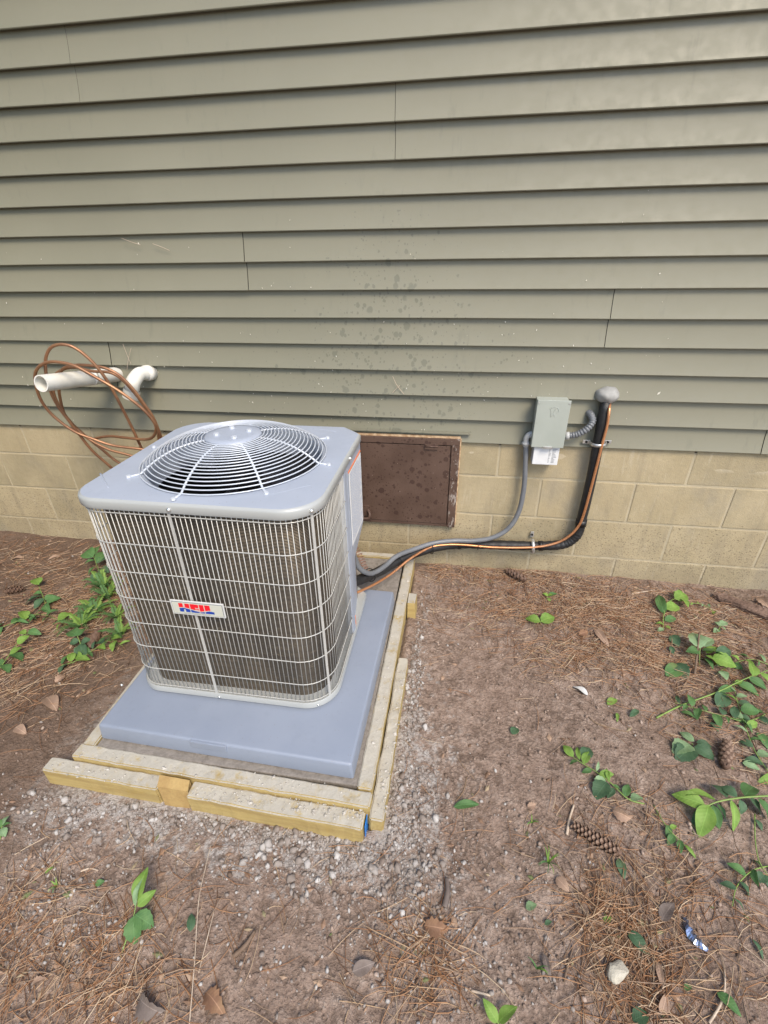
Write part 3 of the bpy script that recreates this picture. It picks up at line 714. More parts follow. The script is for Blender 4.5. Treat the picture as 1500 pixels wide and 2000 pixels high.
# whip to the unit
yw = -.036
P = [at_y(1038, 852, -.046), at_y(1031, 853, -.044), at_y(1027, 862, -.042)]
W = empty('electrical_whip', at_y(960, 1053, -.04), 'smooth grey conduit curving from the disconnect box to the condenser', 'conduit')
wp = [at_y(1027, 872, -.042), at_y(1026, 910, -.042), at_y(1023, 955, -.045), at_y(1013, 1000, -.05), at_y(993, 1032, -.06), at_y(962, 1050, -.07), at_y(925, 1056, -.075), at_y(885, 1056, -.085), at_y(845, 1061, -.11), at_y(808, 1073, -.17), at_y(775, 1086, -.25), at_y(750, 1107, -.33), at_y(729, 1119, -.40), at_y(714, 1118, -.45), at_y(700, 1107, -.475), at_y(691, 1085, -.49), at_y(684, 1058, -.50)]
tube('tube', wp, .0112, M['conduit'], W, 12)
tube('elbow_fitting', [at_y(1043, 848, -.046), at_y(1034, 849, -.045), at_y(1028, 857, -.043), at_y(1027, 872, -.042)], .0125, M['fitting'], W, 10)
tube('nut', [at_y(1027, 863, -.042), at_y(1027, 869, -.042)], .017, M['fitting'], W, 8, n=1)
tube('nut', [at_y(1040, 848.5, -.046), at_y(1035, 849, -.046)], .016, M['fitting'], W, 8, n=1)
# flexible feed from the wall
FX = empty('flexible_conduit', at_y(1154, 810, -.02), 'short ribbed grey conduit bending from the box into the siding', 'conduit')
fp = smooth_path([at_y(1111, 851, -.046), at_y(1128, 848, -.055), at_y(1146, 838, -.062), at_y(1157, 824, -.055), at_y(1155, 812, -.035), at_y(1150, 806, -.005)], 14)
v, f = tube_geo(fp, lambda i: .0132+.0014*(1 if i % 4 < 2 else -1), 12); keep(pyobj('ribbed_tube', v, f, M['conduit'], None, True), FX)
tube('nut', [at_y(1104, 851, -.046), at_y(1111, 851, -.046)], .0175, M['fitting'], FX, 8, n=1)
# line set: insulated suction line and bare liquid line
Ls = empty('insulated_pipe', at_y(1125, 1045, -.04), 'black foam insulated refrigerant pipe running down the wall to the unit', 'pipe')
ip = [at_y(1184, 778, .0), at_y(1182, 792, -.035), at_y(1178, 815, -.045), at_y(1168, 866, -.045), at_y(1159, 915, -.045), at_y(1148, 965, -.045), at_y(1137, 1010, -.045), at_y(1131, 1036, -.045), at_y(1118, 1054, -.045), at_y(1094, 1064, -.045), at_y(1040, 1066, -.042), at_y(965, 1064, -.040), at_y(905, 1063, -.044), at_y(860, 1067, -.07), at_y(815, 1079, -.14), at_y(775, 1097, -.23), at_y(738, 1117, -.34), at_y(705, 1131, -.45), at_y(680, 1141, -.53)]
sp_ = smooth_path(ip, 12)
v, f = tube_geo(sp_, lambda i: .0222+.0020*noise.noise((i*.13, 0, 0))+(.0012*math.sin(i*1.9) if 85 < i < 150 else 0), 14); keep(pyobj('foam_sleeve', v, f, M['foam'], None, True), Ls)
def band(i, r, wd, mat, parent, name):
    P = [sp_[i-1].lerp(sp_[i], .5), sp_[i], sp_[i].lerp(sp_[i+1], .5)]; c = sp_[i]; t = (sp_[i+1]-sp_[i-1]).normalized()
    v, f = tube_geo([c-t*wd/2, c+t*wd/2], r, 14); keep(pyobj(name, v, f, mat, None, True), parent)
near = lambda px, py: min(range(2, len(sp_)-2), key=lambda i: (Vector(((lambda q: 750+FPX*q.x/-q.z)(MC.transposed() @ (sp_[i]-CAM)), (lambda q: 1000-FPX*q.y/-q.z)(MC.transposed() @ (sp_[i]-CAM))))-Vector((px, py))).length)
for px, py, wd in ((1133, 1020, .03), (1058, 1066, .02), (895, 1063, .016), (1168, 868, .008)):
    band(near(px, py), .0250, wd, M['tie'], Ls, 'tape_wrap')
Cu = empty('copper_pipe', at_y(1040, 1068, -.07), 'thin bright copper liquid line strapped along the black pipe', 'pipe')
cp = [at_y(1191, 785, -.02), at_y(1190, 800, -.066), at_y(1186, 830, -.074), at_y(1176, 868, -.074), at_y(1163, 920, -.074), at_y(1150, 970, -.074), at_y(1140, 1005, -.074), at_y(1131, 1026, -.074), at_y(1113, 1046, -.074), at_y(1085, 1061, -.073), at_y(1040, 1069, -.072), at_y(965, 1069, -.07), at_y(905, 1064, -.073), at_y(868, 1064, -.09), at_y(838, 1070, -.12), at_y(800, 1092, -.22), at_y(765, 1120, -.32), at_y(728, 1143, -.44), at_y(690, 1160, -.54), at_y(678, 1165, -.57)]
tube('tube', cp, .0056, M['copper'], Cu, 10, n=10)
# the zip ties round the bundle
for i, (px, py, y, lab) in enumerate(((932, 1060, -.055, 'black cable tie round the pipe bundle left of the wall strap'), (840, 1066, -.115, 'black cable tie where the pipes leave the block wall'), (776, 1092, -.245, 'black cable tie on the pipes above the slab corner'), (722, 1120, -.40, 'black cable tie on the pipes next to the condenser'))):
    k = near(px, py); c = sp_[k]+Vector((0, -.006, .006)); t = (sp_[k+1]-sp_[k-1]).normalized(); u = t.orthogonal().normalized(); vv = t.cross(u)
    P = [c+(u*math.cos(q)+vv*math.sin(q))*.0290 for q in np.linspace(0, 2*math.pi, 20, endpoint=False)]
    v, f = tube_geo(P, .0022, 6, True); o = pyobj('cable_tie', v, f, M['tie'], None, True); tag(o, lab, 'cable tie', 'cable ties on the pipe bundle')
# straps
def strap(px, py, r, lab, flip, ybase):
    c = at_y(px, py, -.050); e_ = empty('pipe_strap', c, lab, 'strap', 'straps holding the pipe'); k = near(px, py); t = (sp_[k+1]-sp_[k-1]).normalized()
    u = Vector((0, -1, 0)); u = (u-t*u.dot(t)).normalized(); s_ = t.cross(u)
    P = [sp_[k]+(u*math.cos(q)+s_*math.sin(q))*r for q in np.linspace(-1.75, 1.75, 16)]
    V = []; F = []
    for i, p in enumerate(P):
        d = (p-sp_[k]).normalized(); V += [p-t*.007, p+t*.007, p+t*.007+d*.0025, p-t*.007+d*.0025]
    for i in range(len(P)-1):
        for j in range(4): a_ = i*4+j; b_ = i*4+(j+1) % 4; F.append((a_, b_, b_+4, a_+4))
    F += [(3, 2, 1, 0), tuple(len(V)-4+q for q in range(4))]
    keep(pyobj('band', V, F, M['zinc'], None, True), e_)
    for sg in ((-1, 1) if flip == 0 else (flip,)):
        q = sp_[k]+s_*sg*(r+.013); bm = bmesh.new(); bm_box(bm, (q.x, ybase, q.z), (.030 if abs(s_.x) > .5 else .016, .003, .016 if abs(s_.x) > .5 else .032), None, .001); keep(bmobj('ear', bm, M['zinc']), e_)
        bm = bmesh.new(); bmesh.ops.create_cone(bm, cap_ends=True, segments=8, radius1=.0058, radius2=.0045, depth=.005, matrix=Matrix.Translation((q.x, ybase-.004, q.z)) @ Matrix.Rotation(RAD(90), 4, 'X')); keep(bmobj('screw_head', bm, M['tie'], None), e_)
strap(1171, 866, .030, 'shiny two-eared strap round the black pipe at the siding bottom', 0, -.026)
strap(1040, 1066, .034, 'small strap holding the pipes to the block wall', -1 if False else 1, -.012)
# putty seal where the pipes enter
bm = bmesh.new(); bmesh.ops.create_icosphere(bm, subdivisions=4, radius=1)
for v in bm.verts:
    d = 1+.09*noise.noise(v.co*1.8)+.03*noise.noise(v.co*5); v.co = Vector((v.co.x*.047*d, v.co.y*.043*d, v.co.z*.034*d))
q = at_y(1186, 771, -.018); bmesh.ops.translate(bm, vec=q, verts=bm.verts)
ps = bmobj('putty_seal', bm, M['putty'], None, True); tag(ps, 'lumpy grey putty seal where the pipes enter the siding', 'putty')
# coiled wire hanging under the control panel
P = []
for i in range(150):
    t = i/149; c = at_y(691, 1066, -.46).lerp(at_y(718, 1114, -.40), t); an = t*2*math.pi*9; P.append(c+Vector((.011*math.cos(an)+.004*math.sin(t*5), .011*math.sin(an), .003*math.cos(an))))
v, f = tube_geo(P, .0015, 5); o = pyobj('coiled_wire', v, f, simple('red_brown_wire', (.25, .12, .085), rough=.5), None, True); tag(o, 'thin red-brown wire twisted in a spiral beside the condenser corner', 'wire')

# ------------------------------------------------------------------ white pipes and copper loops at the left
def hollow(name, P, ro, ri, mat, parent, n=24):
    """straight run with an open, bevel-less mouth at the far end"""
    a_, b_ = Vector(P[0]), Vector(P[-1]); v, f = tube_geo([a_, b_], ro, n, cap=False); v2, f2 = tube_geo([b_, b_.lerp(a_, .9)], ri, n, cap=False)
    V = v+v2; o = len(v); F = f+[tuple(i+o for i in q) for q in f2]
    # rim between the two mouths: match nearest vertices
    A = [n+k for k in range(n)]; B = [o+k for k in range(n)]
    d0 = min(range(n), key=lambda k: ((v2[k]-b_).normalized()-(v[n]-b_).normalized()).length); nxt = ((v2[(d0+1) % n]-b_).normalized()-(v[n+1]-b_).normalized()).length; prv = ((v2[(d0-1) % n]-b_).normalized()-(v[n+1]-b_).normalized()).length
    sgn = 1 if nxt < prv else -1
    for k in range(n): F.append((A[k], A[(k+1) % n], B[(d0+sgn*(k+1)) % n], B[(d0+sgn*k) % n]))
    F.append(tuple(o+n+k for k in range(n)))
    ob = pyobj(name, V, F, mat, None, True); ob.data.set_sharp_from_angle(angle=RAD(50)); return keep(ob, parent)
A0 = at_y(229, 731, .0); A1 = at_y(80, 749, -.40)
E1 = empty('white_pipe', A0, 'long white plastic pipe sticking straight out of the siding', 'pipe')
hollow('tube', [A0, A1], .033, .0285, M['pvc'], E1)
tube('coupling', [A0.lerp(A1, .36), A0.lerp(A1, .40)], .0345, M['pvc'], E1, 24, n=1)
B0 = at_y(298, 727, .0); B1 = at_y(272, 731, -.075); B2 = at_y(261, 745, -.125); B3 = at_y(258, 760, -.130); B4 = at_y(256, 772, -.132)
E2 = empty('white_pipe', B0, 'short white elbow pipe turning down beside the long pipe', 'pipe')
tube('tube', [B0, B0.lerp(B1, .6), B1, B2, B3], .030, M['pvc'], E2, 20)
hollow('socket', [B3, B4+(B4-B3)*.4], .0345, .029, M['pvc'], E2)
tube('socket_ring', [B0.lerp(B1, .10), B0.lerp(B1, .55)], .0345, M['pvc'], E2, 20, n=1)
Z = lambda P, ys_: [at_y(x/3, 640+y/3, yy) for (x, y), yy in zip(P, ys_)]
C = empty('copper_coil', at_y(150, 800, -.2), 'loose loops of brown copper tubing hung over the white pipe', 'tubing')
loops = [
 ([(800, 930), (700, 860), (630, 800), (540, 720), (460, 620), (400, 540), (340, 460), (295, 370), (270, 270), (268, 180), (300, 115), (370, 98), (450, 125), (550, 210), (640, 330), (720, 480), (790, 620), (835, 720), (880, 820)], lambda t: -.16-.16*math.sin(t*math.pi)),
 ([(1000, 735), (900, 722), (800, 708), (660, 690), (540, 650), (440, 610), (340, 540), (270, 470), (225, 390), (205, 290), (225, 232), (280, 203), (350, 203), (440, 225), (560, 290), (680, 360), (780, 430), (860, 500), (912, 575), (900, 635), (850, 655), (740, 645), (640, 636), (560, 648)], lambda t: -.16-.18*math.sin(t*math.pi)),
 ([(950, 800), (850, 775), (740, 742), (640, 715), (540, 665), (450, 595), (380, 510), (350, 400), (345, 300), (370, 240), (440, 220), (530, 222), (620, 238), (700, 280), (780, 360), (840, 440), (900, 530), (940, 630), (955, 680), (970, 760)], lambda t: -.13-.12*math.sin(t*math.pi)),
 ([(900, 900), (780, 840), (672, 775), (600, 715), (520, 650), (430, 570), (360, 480), (315, 385), (312, 300), (350, 255), (430, 232), (540, 255), (640, 262), (710, 300), (790, 385), (860, 480), (915, 570), (930, 650), (945, 750)], lambda t: -.11-.1*math.sin(t*math.pi))]
for P, fy in loops:
    tube('tube', Z(P, [fy(i/(len(P)-1)) for i in range(len(P))]), .0062, M['oldcopper'], C, 10, n=7)

# ================================================================== things lying on the ground
def leaf_mesh(name, wr, fold, curl, serr=0, twist=0):
    V = []; F = []; nl, nw = 10, 4
    for i in range(nl+1):
        t = i/nl; wd = wr*.5*(math.sin(math.pi*t**.78)**.85 if 0 < t < 1 else 0)*(1+serr*.12*(1 if i % 2 else -1))
        for j in range(-nw//2, nw//2+1):
            u = j/(nw/2); x = t; y = u*wd; z = abs(u)*wd*fold+curl*(math.sin(t*math.pi)*.25-t*t*.35)+.02*math.sin(t*9+u*3)*(1 if 0 < t < 1 else 0)
            an = twist*t; V.append((x, y*math.cos(an)-z*math.sin(an), y*math.sin(an)+z*math.cos(an)))
    m = nw+1
    for i in range(nl):
        for j in range(nw): a_ = i*m+j; F.append((a_, a_+m, a_+m+1, a_+1))
    me = bpy.data.meshes.new(name); me.from_pydata(V, [], F); me.polygons.foreach_set('use_smooth', [True]*len(F)); return me
LM = {}
def leafkind(kind, mat):
    if (kind, mat) not in LM:
        a_ = {'broad': (.72, .25, .35, .5), 'oval': (.52, .3, .3), 'narrow': (.30, .35, .4), 'curl': (.55, .9, .8, 1, .7), 'flat': (.55, .10, .12, .4), 'lobed': (.6, .6, .6, 1.5, .4)}[kind]
        me = leaf_mesh('leaf', *a_); me.materials.append(M[mat]); LM[(kind, mat)] = me
    return LM[(kind, mat)]
def put_leaf(b, t, kind='oval', mat='leafA', parent=None, roll=0.0, name='leaf', wscale=1.0):
    b, t = Vector(b), Vector(t); o = link(name, leafkind(kind, mat), None)
    X = (t-b); L = X.length; X.normalize(); up = Vector((0, 0, 1)); Yv = up.cross(X).normalized(); Zv = X.cross(Yv)
    R = Matrix((X, Yv, Zv)).transposed() @ Matrix.Rotation(roll, 3, 'X')
    Mx = Matrix.Translation(b) @ R.to_4x4() @ Matrix.Diagonal((L, L*wscale, L, 1))
    if parent: o.parent = parent; o.matrix_parent_inverse = Matrix.Translation(-Vector(parent.location))
    o.matrix_basis = Mx; return o
def plant(name, label, stem, leaves, smat='stemg', r=.0022, cat='plant', group='plants on the dirt'):
    """stem: [(px,py,height)], leaves: [(base px,py,h, tip px,py,h, kind, mat)]"""
    b = on_ground(*stem[0][:2]); e_ = empty(name, b, label, cat, group)
    P = [on_ground(x, y, h) for x, y, h in stem]
    if len(P) == 1: P.append(P[0]+Vector((0, .004, .012)))
    if P[0].z > hgt(P[0].x, P[0].y)+.012 : P.insert(0, Vector((P[0].x, P[0].y, hgt(P[0].x, P[0].y)-.004)))
    sp2 = smooth_path(P, 5); n = len(sp2); v, f = tube_geo(sp2, lambda i: r*(1-.55*i/n), 6); keep(pyobj('stem', v, f, M[smat], None, True), e_)
    for q in leaves:
        x0, y0, h0, x1, y1, h1, kd, mt = q; B = on_ground(x0, y0, h0); T = on_ground(x1, y1, h1)
        put_leaf(B, T, kd, mt, e_, random.uniform(-.45, .45))
    return e_
A, B_, C_, Dm = 'leafA', 'leafB', 'leafC', 'leafD'
plant('seedling', 'light green seedling with two round leaves on bare dirt', [(1055, 1219, 0), (1055, 1214, .018)], [(1055, 1214, .018, 1026, 1206, .02, 'broad', A), (1056, 1214, .018, 1084, 1203, .022, 'broad', A)])
plant('weed', 'bright green weed with round leaves near the wall, left of the bark', [(1296, 1232, 0), (1296, 1205, .02), (1302, 1180, .03), (1320, 1168, .035)],
      [(1298, 1200, .02, 1284, 1156, .03, 'narrow', B_), (1302, 1190, .025, 1328, 1182, .025, 'broad', A), (1318, 1170, .03, 1344, 1160, .035, 'broad', A), (1330, 1170, .03, 1346, 1184, .03, 'broad', A), (1298, 1212, .015, 1322, 1206, .02, 'oval', B_), (1296, 1220, .012, 1281, 1216, .015, 'broad', A), (1300, 1222, .01, 1310, 1228, .012, 'oval', A), (1296, 1228, .01, 1284, 1232, .01, 'oval', Dm)])
plant('seedling', 'small sprout of tiny leaves by the wall above the paired seedling', [(1068, 1172, 0), (1070, 1163, .015)], [(1070, 1164, .015, 1060, 1158, .018, 'broad', A), (1070, 1164, .015, 1080, 1160, .018, 'broad', A), (1070, 1168, .01, 1075, 1174, .01, 'broad', A), (1070, 1164, .012, 1088, 1158, .018, 'oval', B_)])
plant('weed', 'leafy weed beside the short dead stick, right of centre', [(1366, 1300, 0), (1367, 1270, .04), (1370, 1255, .06)],
      [(1367, 1266, .05, 1353, 1232, .06, 'broad', Dm), (1370, 1262, .05, 1393, 1245, .065, 'broad', Dm), (1366, 1272, .045, 1341, 1271, .05, 'broad', B_), (1372, 1270, .045, 1418, 1277, .05, 'broad', B_), (1378, 1280, .04, 1408, 1300, .03, 'broad', A), (1390, 1285, .035, 1441, 1300, .035, 'broad', A), (1376, 1285, .03, 1395, 1306, .02, 'oval', B_), (1398, 1278, .04, 1430, 1268, .04, 'oval', C_), (1380, 1276, .04, 1402, 1262, .05, 'oval', A)])
plant('sprig', 'small round-leaved pale sprig above the leafy weed', [(1398, 1240, 0), (1408, 1222, .02)], [(1408, 1222, .02, 1396, 1214, .025, 'broad', Dm), (1408, 1222, .02, 1420, 1213, .025, 'broad', Dm), (1408, 1224, .018, 1418, 1230, .02, 'broad', Dm), (1404, 1230, .012, 1394, 1234, .012, 'broad', Dm)])
plant('sprig', 'blue-green two-leaf sprig left of the leafy weed', [(1305, 1290, 0), (1312, 1262, .012), (1312, 1240, .02)], [(1312, 1240, .02, 1326, 1262, .012, 'broad', C_), (1310, 1262, .012, 1316, 1278, .008, 'oval', C_), (1320, 1295, .006, 1344, 1325, .006, 'broad', C_)], 'stemb')
plant('cut_branch', 'long pale green cut stem lying diagonally with leaves at its right end', [(1282, 1402, .004), (1330, 1378, .012), (1400, 1352, .02), (1455, 1326, .03), (1520, 1302, .03)],
      [(1440, 1334, .02, 1486, 1358, .01, 'oval', B_), (1462, 1324, .028, 1500, 1345, .015, 'oval', B_), (1470, 1320, .03, 1466, 1290, .035, 'oval', A), (1485, 1314, .03, 1512, 1338, .02, 'oval', A), (1402, 1350, .018, 1440, 1345, .01, 'narrow', B_)], r=.0034)
plant('sprig', 'cluster of broad dark leaves on dirt left of the upright pine cone', [(1352, 1456, 0), (1352, 1452, .012)],
      [(1356, 1448, .014, 1327, 1428, .012, 'oval', Dm), (1350, 1456, .012, 1314, 1468, .012, 'broad', Dm), (1350, 1460, .01, 1345, 1486, .006, 'broad', C_), (1356, 1458, .012, 1399, 1482, .008, 'broad', C_), (1360, 1450, .014, 1392, 1458, .012, 'oval', C_), (1346, 1462, .008, 1322, 1484, .006, 'broad', C_)])
plant('cut_branch', 'fallen leafy sprig lying on the bare dirt above the large pine cone', [(1258, 1570, .004), (1226, 1560, .008), (1196, 1532, .012), (1165, 1508, .012), (1130, 1486, .010), (1104, 1466, .01)],
      [(1120, 1478, .012, 1099, 1454, .014, 'oval', A), (1128, 1486, .012, 1112, 1492, .010, 'oval', B_), (1132, 1484, .014, 1126, 1456, .016, 'narrow', A), (1140, 1482, .014, 1152, 1458, .012, 'broad', C_), (1140, 1492, .012, 1150, 1466, .018, 'oval', A), (1156, 1504, .012, 1136, 1508, .008, 'oval', B_), (1165, 1506, .014, 1170, 1486, .018, 'narrow', Dm), (1170, 1512, .014, 1200, 1512, .016, 'oval', A), (1182, 1522, .012, 1158, 1532, .008, 'broad', Dm), (1186, 1528, .012, 1160, 1560, .004, 'broad', C_), (1196, 1534, .012, 1212, 1540, .012, 'oval', B_), (1200, 1540, .01, 1186, 1558, .008, 'oval', C_), (1220, 1556, .01, 1228, 1530, .012, 'oval', B_), (1232, 1562, .008, 1256, 1556, .010, 'broad', Dm), (1190, 1526, .014, 1184, 1498, .02, 'narrow', A)])
plant('cut_branch', 'large leafy branch with hanging bright leaves entering from the right edge', [(1530, 1556, .05), (1470, 1556, .05), (1425, 1561, .045), (1395, 1568, .04), (1372, 1580, .03)],
      [(1378, 1574, .035, 1312, 1549, .025, 'oval', A), (1398, 1562, .04, 1326, 1546, .035, 'narrow', A), (1384, 1572, .04, 1366, 1636, .006, 'oval', A), (1428, 1562, .045, 1437, 1626, .008, 'narrow', A), (1392, 1572, .03, 1406, 1620, .004, 'oval', B_), (1420, 1558, .04, 1380, 1526, .02, 'broad', C_), (1440, 1556, .045, 1404, 1534, .03, 'broad', C_), (1446, 1562, .035, 1450, 1592, .01, 'broad', C_), (1465, 1560, .035, 1490, 1592, .01, 'broad', C_), (1480, 1560, .04, 1505, 1600, .01, 'broad', B_), (1376, 1584, .02, 1352, 1618, .003, 'oval', C_), (1400, 1570, .02, 1420, 1600, .004, 'oval', B_), (1455, 1555, .04, 1474, 1532, .03, 'oval', B_)], r=.0034)
plant('sprig', 'thin sprig with small leaves between the large cone and leafy branch', [(1276, 1572, 0), (1300, 1612, .01), (1326, 1640, .01), (1360, 1672, .006)], [(1306, 1612, .01, 1303, 1636, .008, 'oval', B_), (1308, 1618, .01, 1322, 1612, .012, 'oval', A), (1328, 1640, .01, 1330, 1666, .006, 'oval', B_), (1338, 1650, .01, 1360, 1676, .006, 'narrow', A), (1316, 1630, .01, 1304, 1650, .006, 'oval', B_)], r=.0016)
plant('sprig', 'bare green stem with a dark leaf at the right edge below the branch', [(1474, 1590, .01), (1475, 1640, .012), (1482, 1680, .012), (1498, 1708, .01)], [(1494, 1708, .01, 1478, 1722, .005, 'broad', C_), (1498, 1708, .01, 1506, 1738, .005, 'broad', C_), (1476, 1600, .01, 1490, 1622, .006, 'oval', C_)], r=.002)
plant('seedling', 'two bright green leaves at the bottom edge of the picture', [(973, 2012, 0), (973, 1996, .012)], [(972, 1998, .012, 944, 1950, .03, 'oval', A), (974, 1998, .012, 1009, 1963, .035, 'oval', A)])
plant('seedling', 'tall bright weed with one broad low leaf, left foreground', [(236, 1868, 0), (250, 1825, .015), (262, 1785, .03), (268, 1752, .05)], [(266, 1762, .045, 286, 1692, .07, 'oval', A), (268, 1770, .04, 304, 1738, .05, 'oval', A), (264, 1770, .04, 274, 1715, .07, 'narrow', Dm), (262, 1788, .03, 262, 1848, .004, 'broad', B_), (264, 1786, .03, 300, 1810, .012, 'broad', B_), (270, 1760, .04, 292, 1756, .045, 'narrow', A)], r=.0018)
plant('sprig', 'small leaf cluster at the left edge in front of the form', [(0, 1640, 0), (4, 1612, .012)], [(4, 1612, .012, 16, 1592, .015, 'broad', Dm), (4, 1614, .012, 22, 1606, .012, 'oval', B_), (2, 1618, .01, 10, 1634, .006, 'broad', Dm), (2, 1616, .01, -14, 1606, .01, 'broad', B_)])
# left of the unit, in the shade
plant('weed', 'leafy stem leaning in from the left edge near the wall', [(-20, 1330, 0), (5, 1298, .02), (30, 1262, .03), (58, 1232, .04)], [(50, 1238, .04, 38, 1232, .04, 'broad', A), (55, 1232, .04, 80, 1238, .035, 'oval', B_), (34, 1258, .03, 56, 1240, .045, 'broad', A), (20, 1278, .025, 42, 1262, .03, 'oval', A), (20, 1278, .025, 46, 1288, .015, 'broad', B_), (6, 1298, .02, 18, 1312, .01, 'broad', B_), (2, 1300, .02, -12, 1290, .02, 'broad', B_), (50, 1210, .02, 42, 1190, .03, 'oval', A), (56, 1210, .02, 70, 1202, .025, 'oval', B_)])
plant('weed', 'low broad-leaved weed among needles left of the unit', [(92, 1190, 0), (84, 1165, .02), (76, 1145, .04)], [(76, 1142, .04, 66, 1128, .045, 'broad', A), (76, 1142, .04, 86, 1132, .045, 'broad', B_), (82, 1158, .025, 64, 1160, .03, 'broad', B_), (84, 1164, .02, 46, 1178, .02, 'broad', C_), (88, 1172, .018, 104, 1160, .025, 'broad', B_), (90, 1176, .015, 118, 1166, .02, 'broad', B_), (88, 1180, .012, 96, 1196, .01, 'oval', B_), (84, 1168, .02, 66, 1190, .012, 'oval', C_)])
plant('weed', 'dark leafy weed against the upper left edge of the grille', [(200, 1140, 0), (192, 1112, .03), (182, 1085, .06)], [(182, 1088, .06, 164, 1074, .065, 'broad', B_), (184, 1084, .06, 192, 1064, .07, 'broad', B_), (184, 1094, .05, 164, 1100, .05, 'oval', B_), (188, 1100, .045, 208, 1088, .055, 'broad', C_), (190, 1106, .04, 170, 1122, .03, 'broad', B_), (194, 1112, .03, 212, 1116, .03, 'broad', C_), (194, 1118, .025, 178, 1136, .015, 'broad', C_), (190, 1098, .05, 204, 1074, .06, 'oval', B_)])
plant('weed', 'dark weed low beside the left corner of the pad', [(160, 1275, 0), (156, 1254, .03), (150, 1240, .05)], [(150, 1242, .05, 134, 1230, .05, 'broad', B_), (152, 1242, .05, 166, 1226, .055, 'broad', B_), (154, 1252, .035, 134, 1256, .03, 'broad', C_), (158, 1256, .03, 178, 1248, .035, 'broad', C_), (158, 1262, .02, 146, 1280, .01, 'broad', C_), (160, 1266, .02, 178, 1274, .012, 'oval', B_), (156, 1258, .025, 166, 1286, .008, 'oval', C_)])
def vine(label, stem, n, L, mats, h=.012, name='trailing_vine'):
    P = smooth_path([on_ground(x, y, h*(.3 if i_ == 0 else 1)) for i_, (x, y) in enumerate(stem)], 10); e_ = empty(name, P[0], label, 'vine', 'vines trailing over the dirt')
    m = len(P); v, f = tube_geo(P, lambda i: .0018*(1-.5*i/m), 5); keep(pyobj('stem', v, f, M['stemg'], None, True), e_)
    for q in range(n):
        k = int((q+.5)/n*(m-2)); t = (P[k+1]-P[k]).normalized(); sd = t.cross(Vector((0, 0, 1))).normalized()*(1 if q % 2 else -1); l = L*random.uniform(.6, 1.25); b = P[k]+Vector((0, 0, random.uniform(0, .008)))
        tip = b+(sd*random.uniform(.5, 1)+t*random.uniform(-.2, .7)).normalized()*l; tip.z = max(hgt(tip.x, tip.y)+.003, tip.z+random.uniform(-.012, .012))
        put_leaf(b, tip, random.choice(('oval', 'broad', 'oval', 'narrow')), random.choice(mats), e_, random.gauss(0, .5))
vine('dark trailing vine running from the right edge under the long cut stem', [(1510, 1388), (1460, 1408), (1410, 1398), (1360, 1384), (1318, 1372)], 14, .045, ('leafC', 'leafB', 'leafB'))
vine('leafy vine at the right edge beside the open pine cone', [(1510, 1520), (1476, 1470), (1456, 1420), (1440, 1370), (1432, 1330)], 14, .05, ('leafB', 'leafD', 'leafA', 'leafC'))
vine('short bright vine above the long cut stem at right', [(1505, 1300), (1470, 1288), (1432, 1296), (1400, 1316)], 9, .042, ('leafA', 'leafB', 'leafD'))
vine('small vine of pale leaves along the wall near the bark', [(1398, 1196), (1370, 1180), (1340, 1176), (1310, 1160)], 8, .03, ('leafA', 'leafD'))
vine('vine in the lower right corner behind the foil scrap', [(1510, 1690), (1470, 1700), (1440, 1730), (1430, 1770)], 7, .035, ('leafC', 'leafB'))
vine('trailing vine in the shade at the left edge near the wall', [(-10, 1230), (30, 1215), (66, 1200), (100, 1205), (130, 1222)], 12, .05, ('leafB', 'leafA'), .02)
vine('thick vine in the dark corner between needles and pad', [(120, 1300), (150, 1290), (185, 1268), (215, 1250), (240, 1262)], 13, .05, ('leafB', 'leafC', 'leafA'), .02)
def fern(px, py, label, n, spread, hmax):
    c = on_ground(px, py); e_ = empty('fern', c, label, 'fern', 'ferns in the shade by the unit')
    for i in range(n):
        an = i*2.4+random.uniform(-.3, .3); L = spread*random.uniform(.6, 1); P = [c+Vector((math.cos(an)*L*t, math.sin(an)*L*t, hmax*math.sin(t*2.2)*random.uniform(.9, 1.05))) for t in (0, .25, .5, .75, 1)]
        sp2 = smooth_path(P, 8); v, f = tube_geo(sp2, .0009, 4); V = list(v); F = list(f)
        for k in range(2, len(sp2)):
            t = k/len(sp2); d = (sp2[k]-sp2[k-1]).normalized(); sd = d.cross(Vector((0, 0, 1))).normalized(); ln = spread*.20*(1-t*.75)*random.uniform(.6, 1.2)
            for sg in (-1, 1):
                b = sp2[k]; tip = b+sd*sg*ln+d*ln*.45-Vector((0, 0, ln*.15)); wv = d*ln*.16; m_ = b.lerp(tip, .5); o = len(V)
                V += [b, m_+wv+Vector((0, 0, .001)), tip, m_-wv]; F.append((o, o+1, o+2, o+3))
        o = pyobj('frond', V, F, M['leafB' if i % 3 else 'leafA']); keep(o, e_)
fern(212, 1168, 'light green fern clump close to the left side of the grille', 9, .10, .05)
fern(186, 1196, 'spreading fern left of the unit, in front of the first fern', 10, .12, .04)
fern(204, 1148, 'tall fern behind the others near the grille corner', 10, .12, .06)
fern(160, 1222, 'yellow-green fern furthest left beside the unit', 10, .11, .045)
fern(236, 1240, 'small fern by the lower grille above the pad corner', 8, .10, .04)
fern(228, 1206, 'low fern touching the lower left grille', 8, .09, .035)
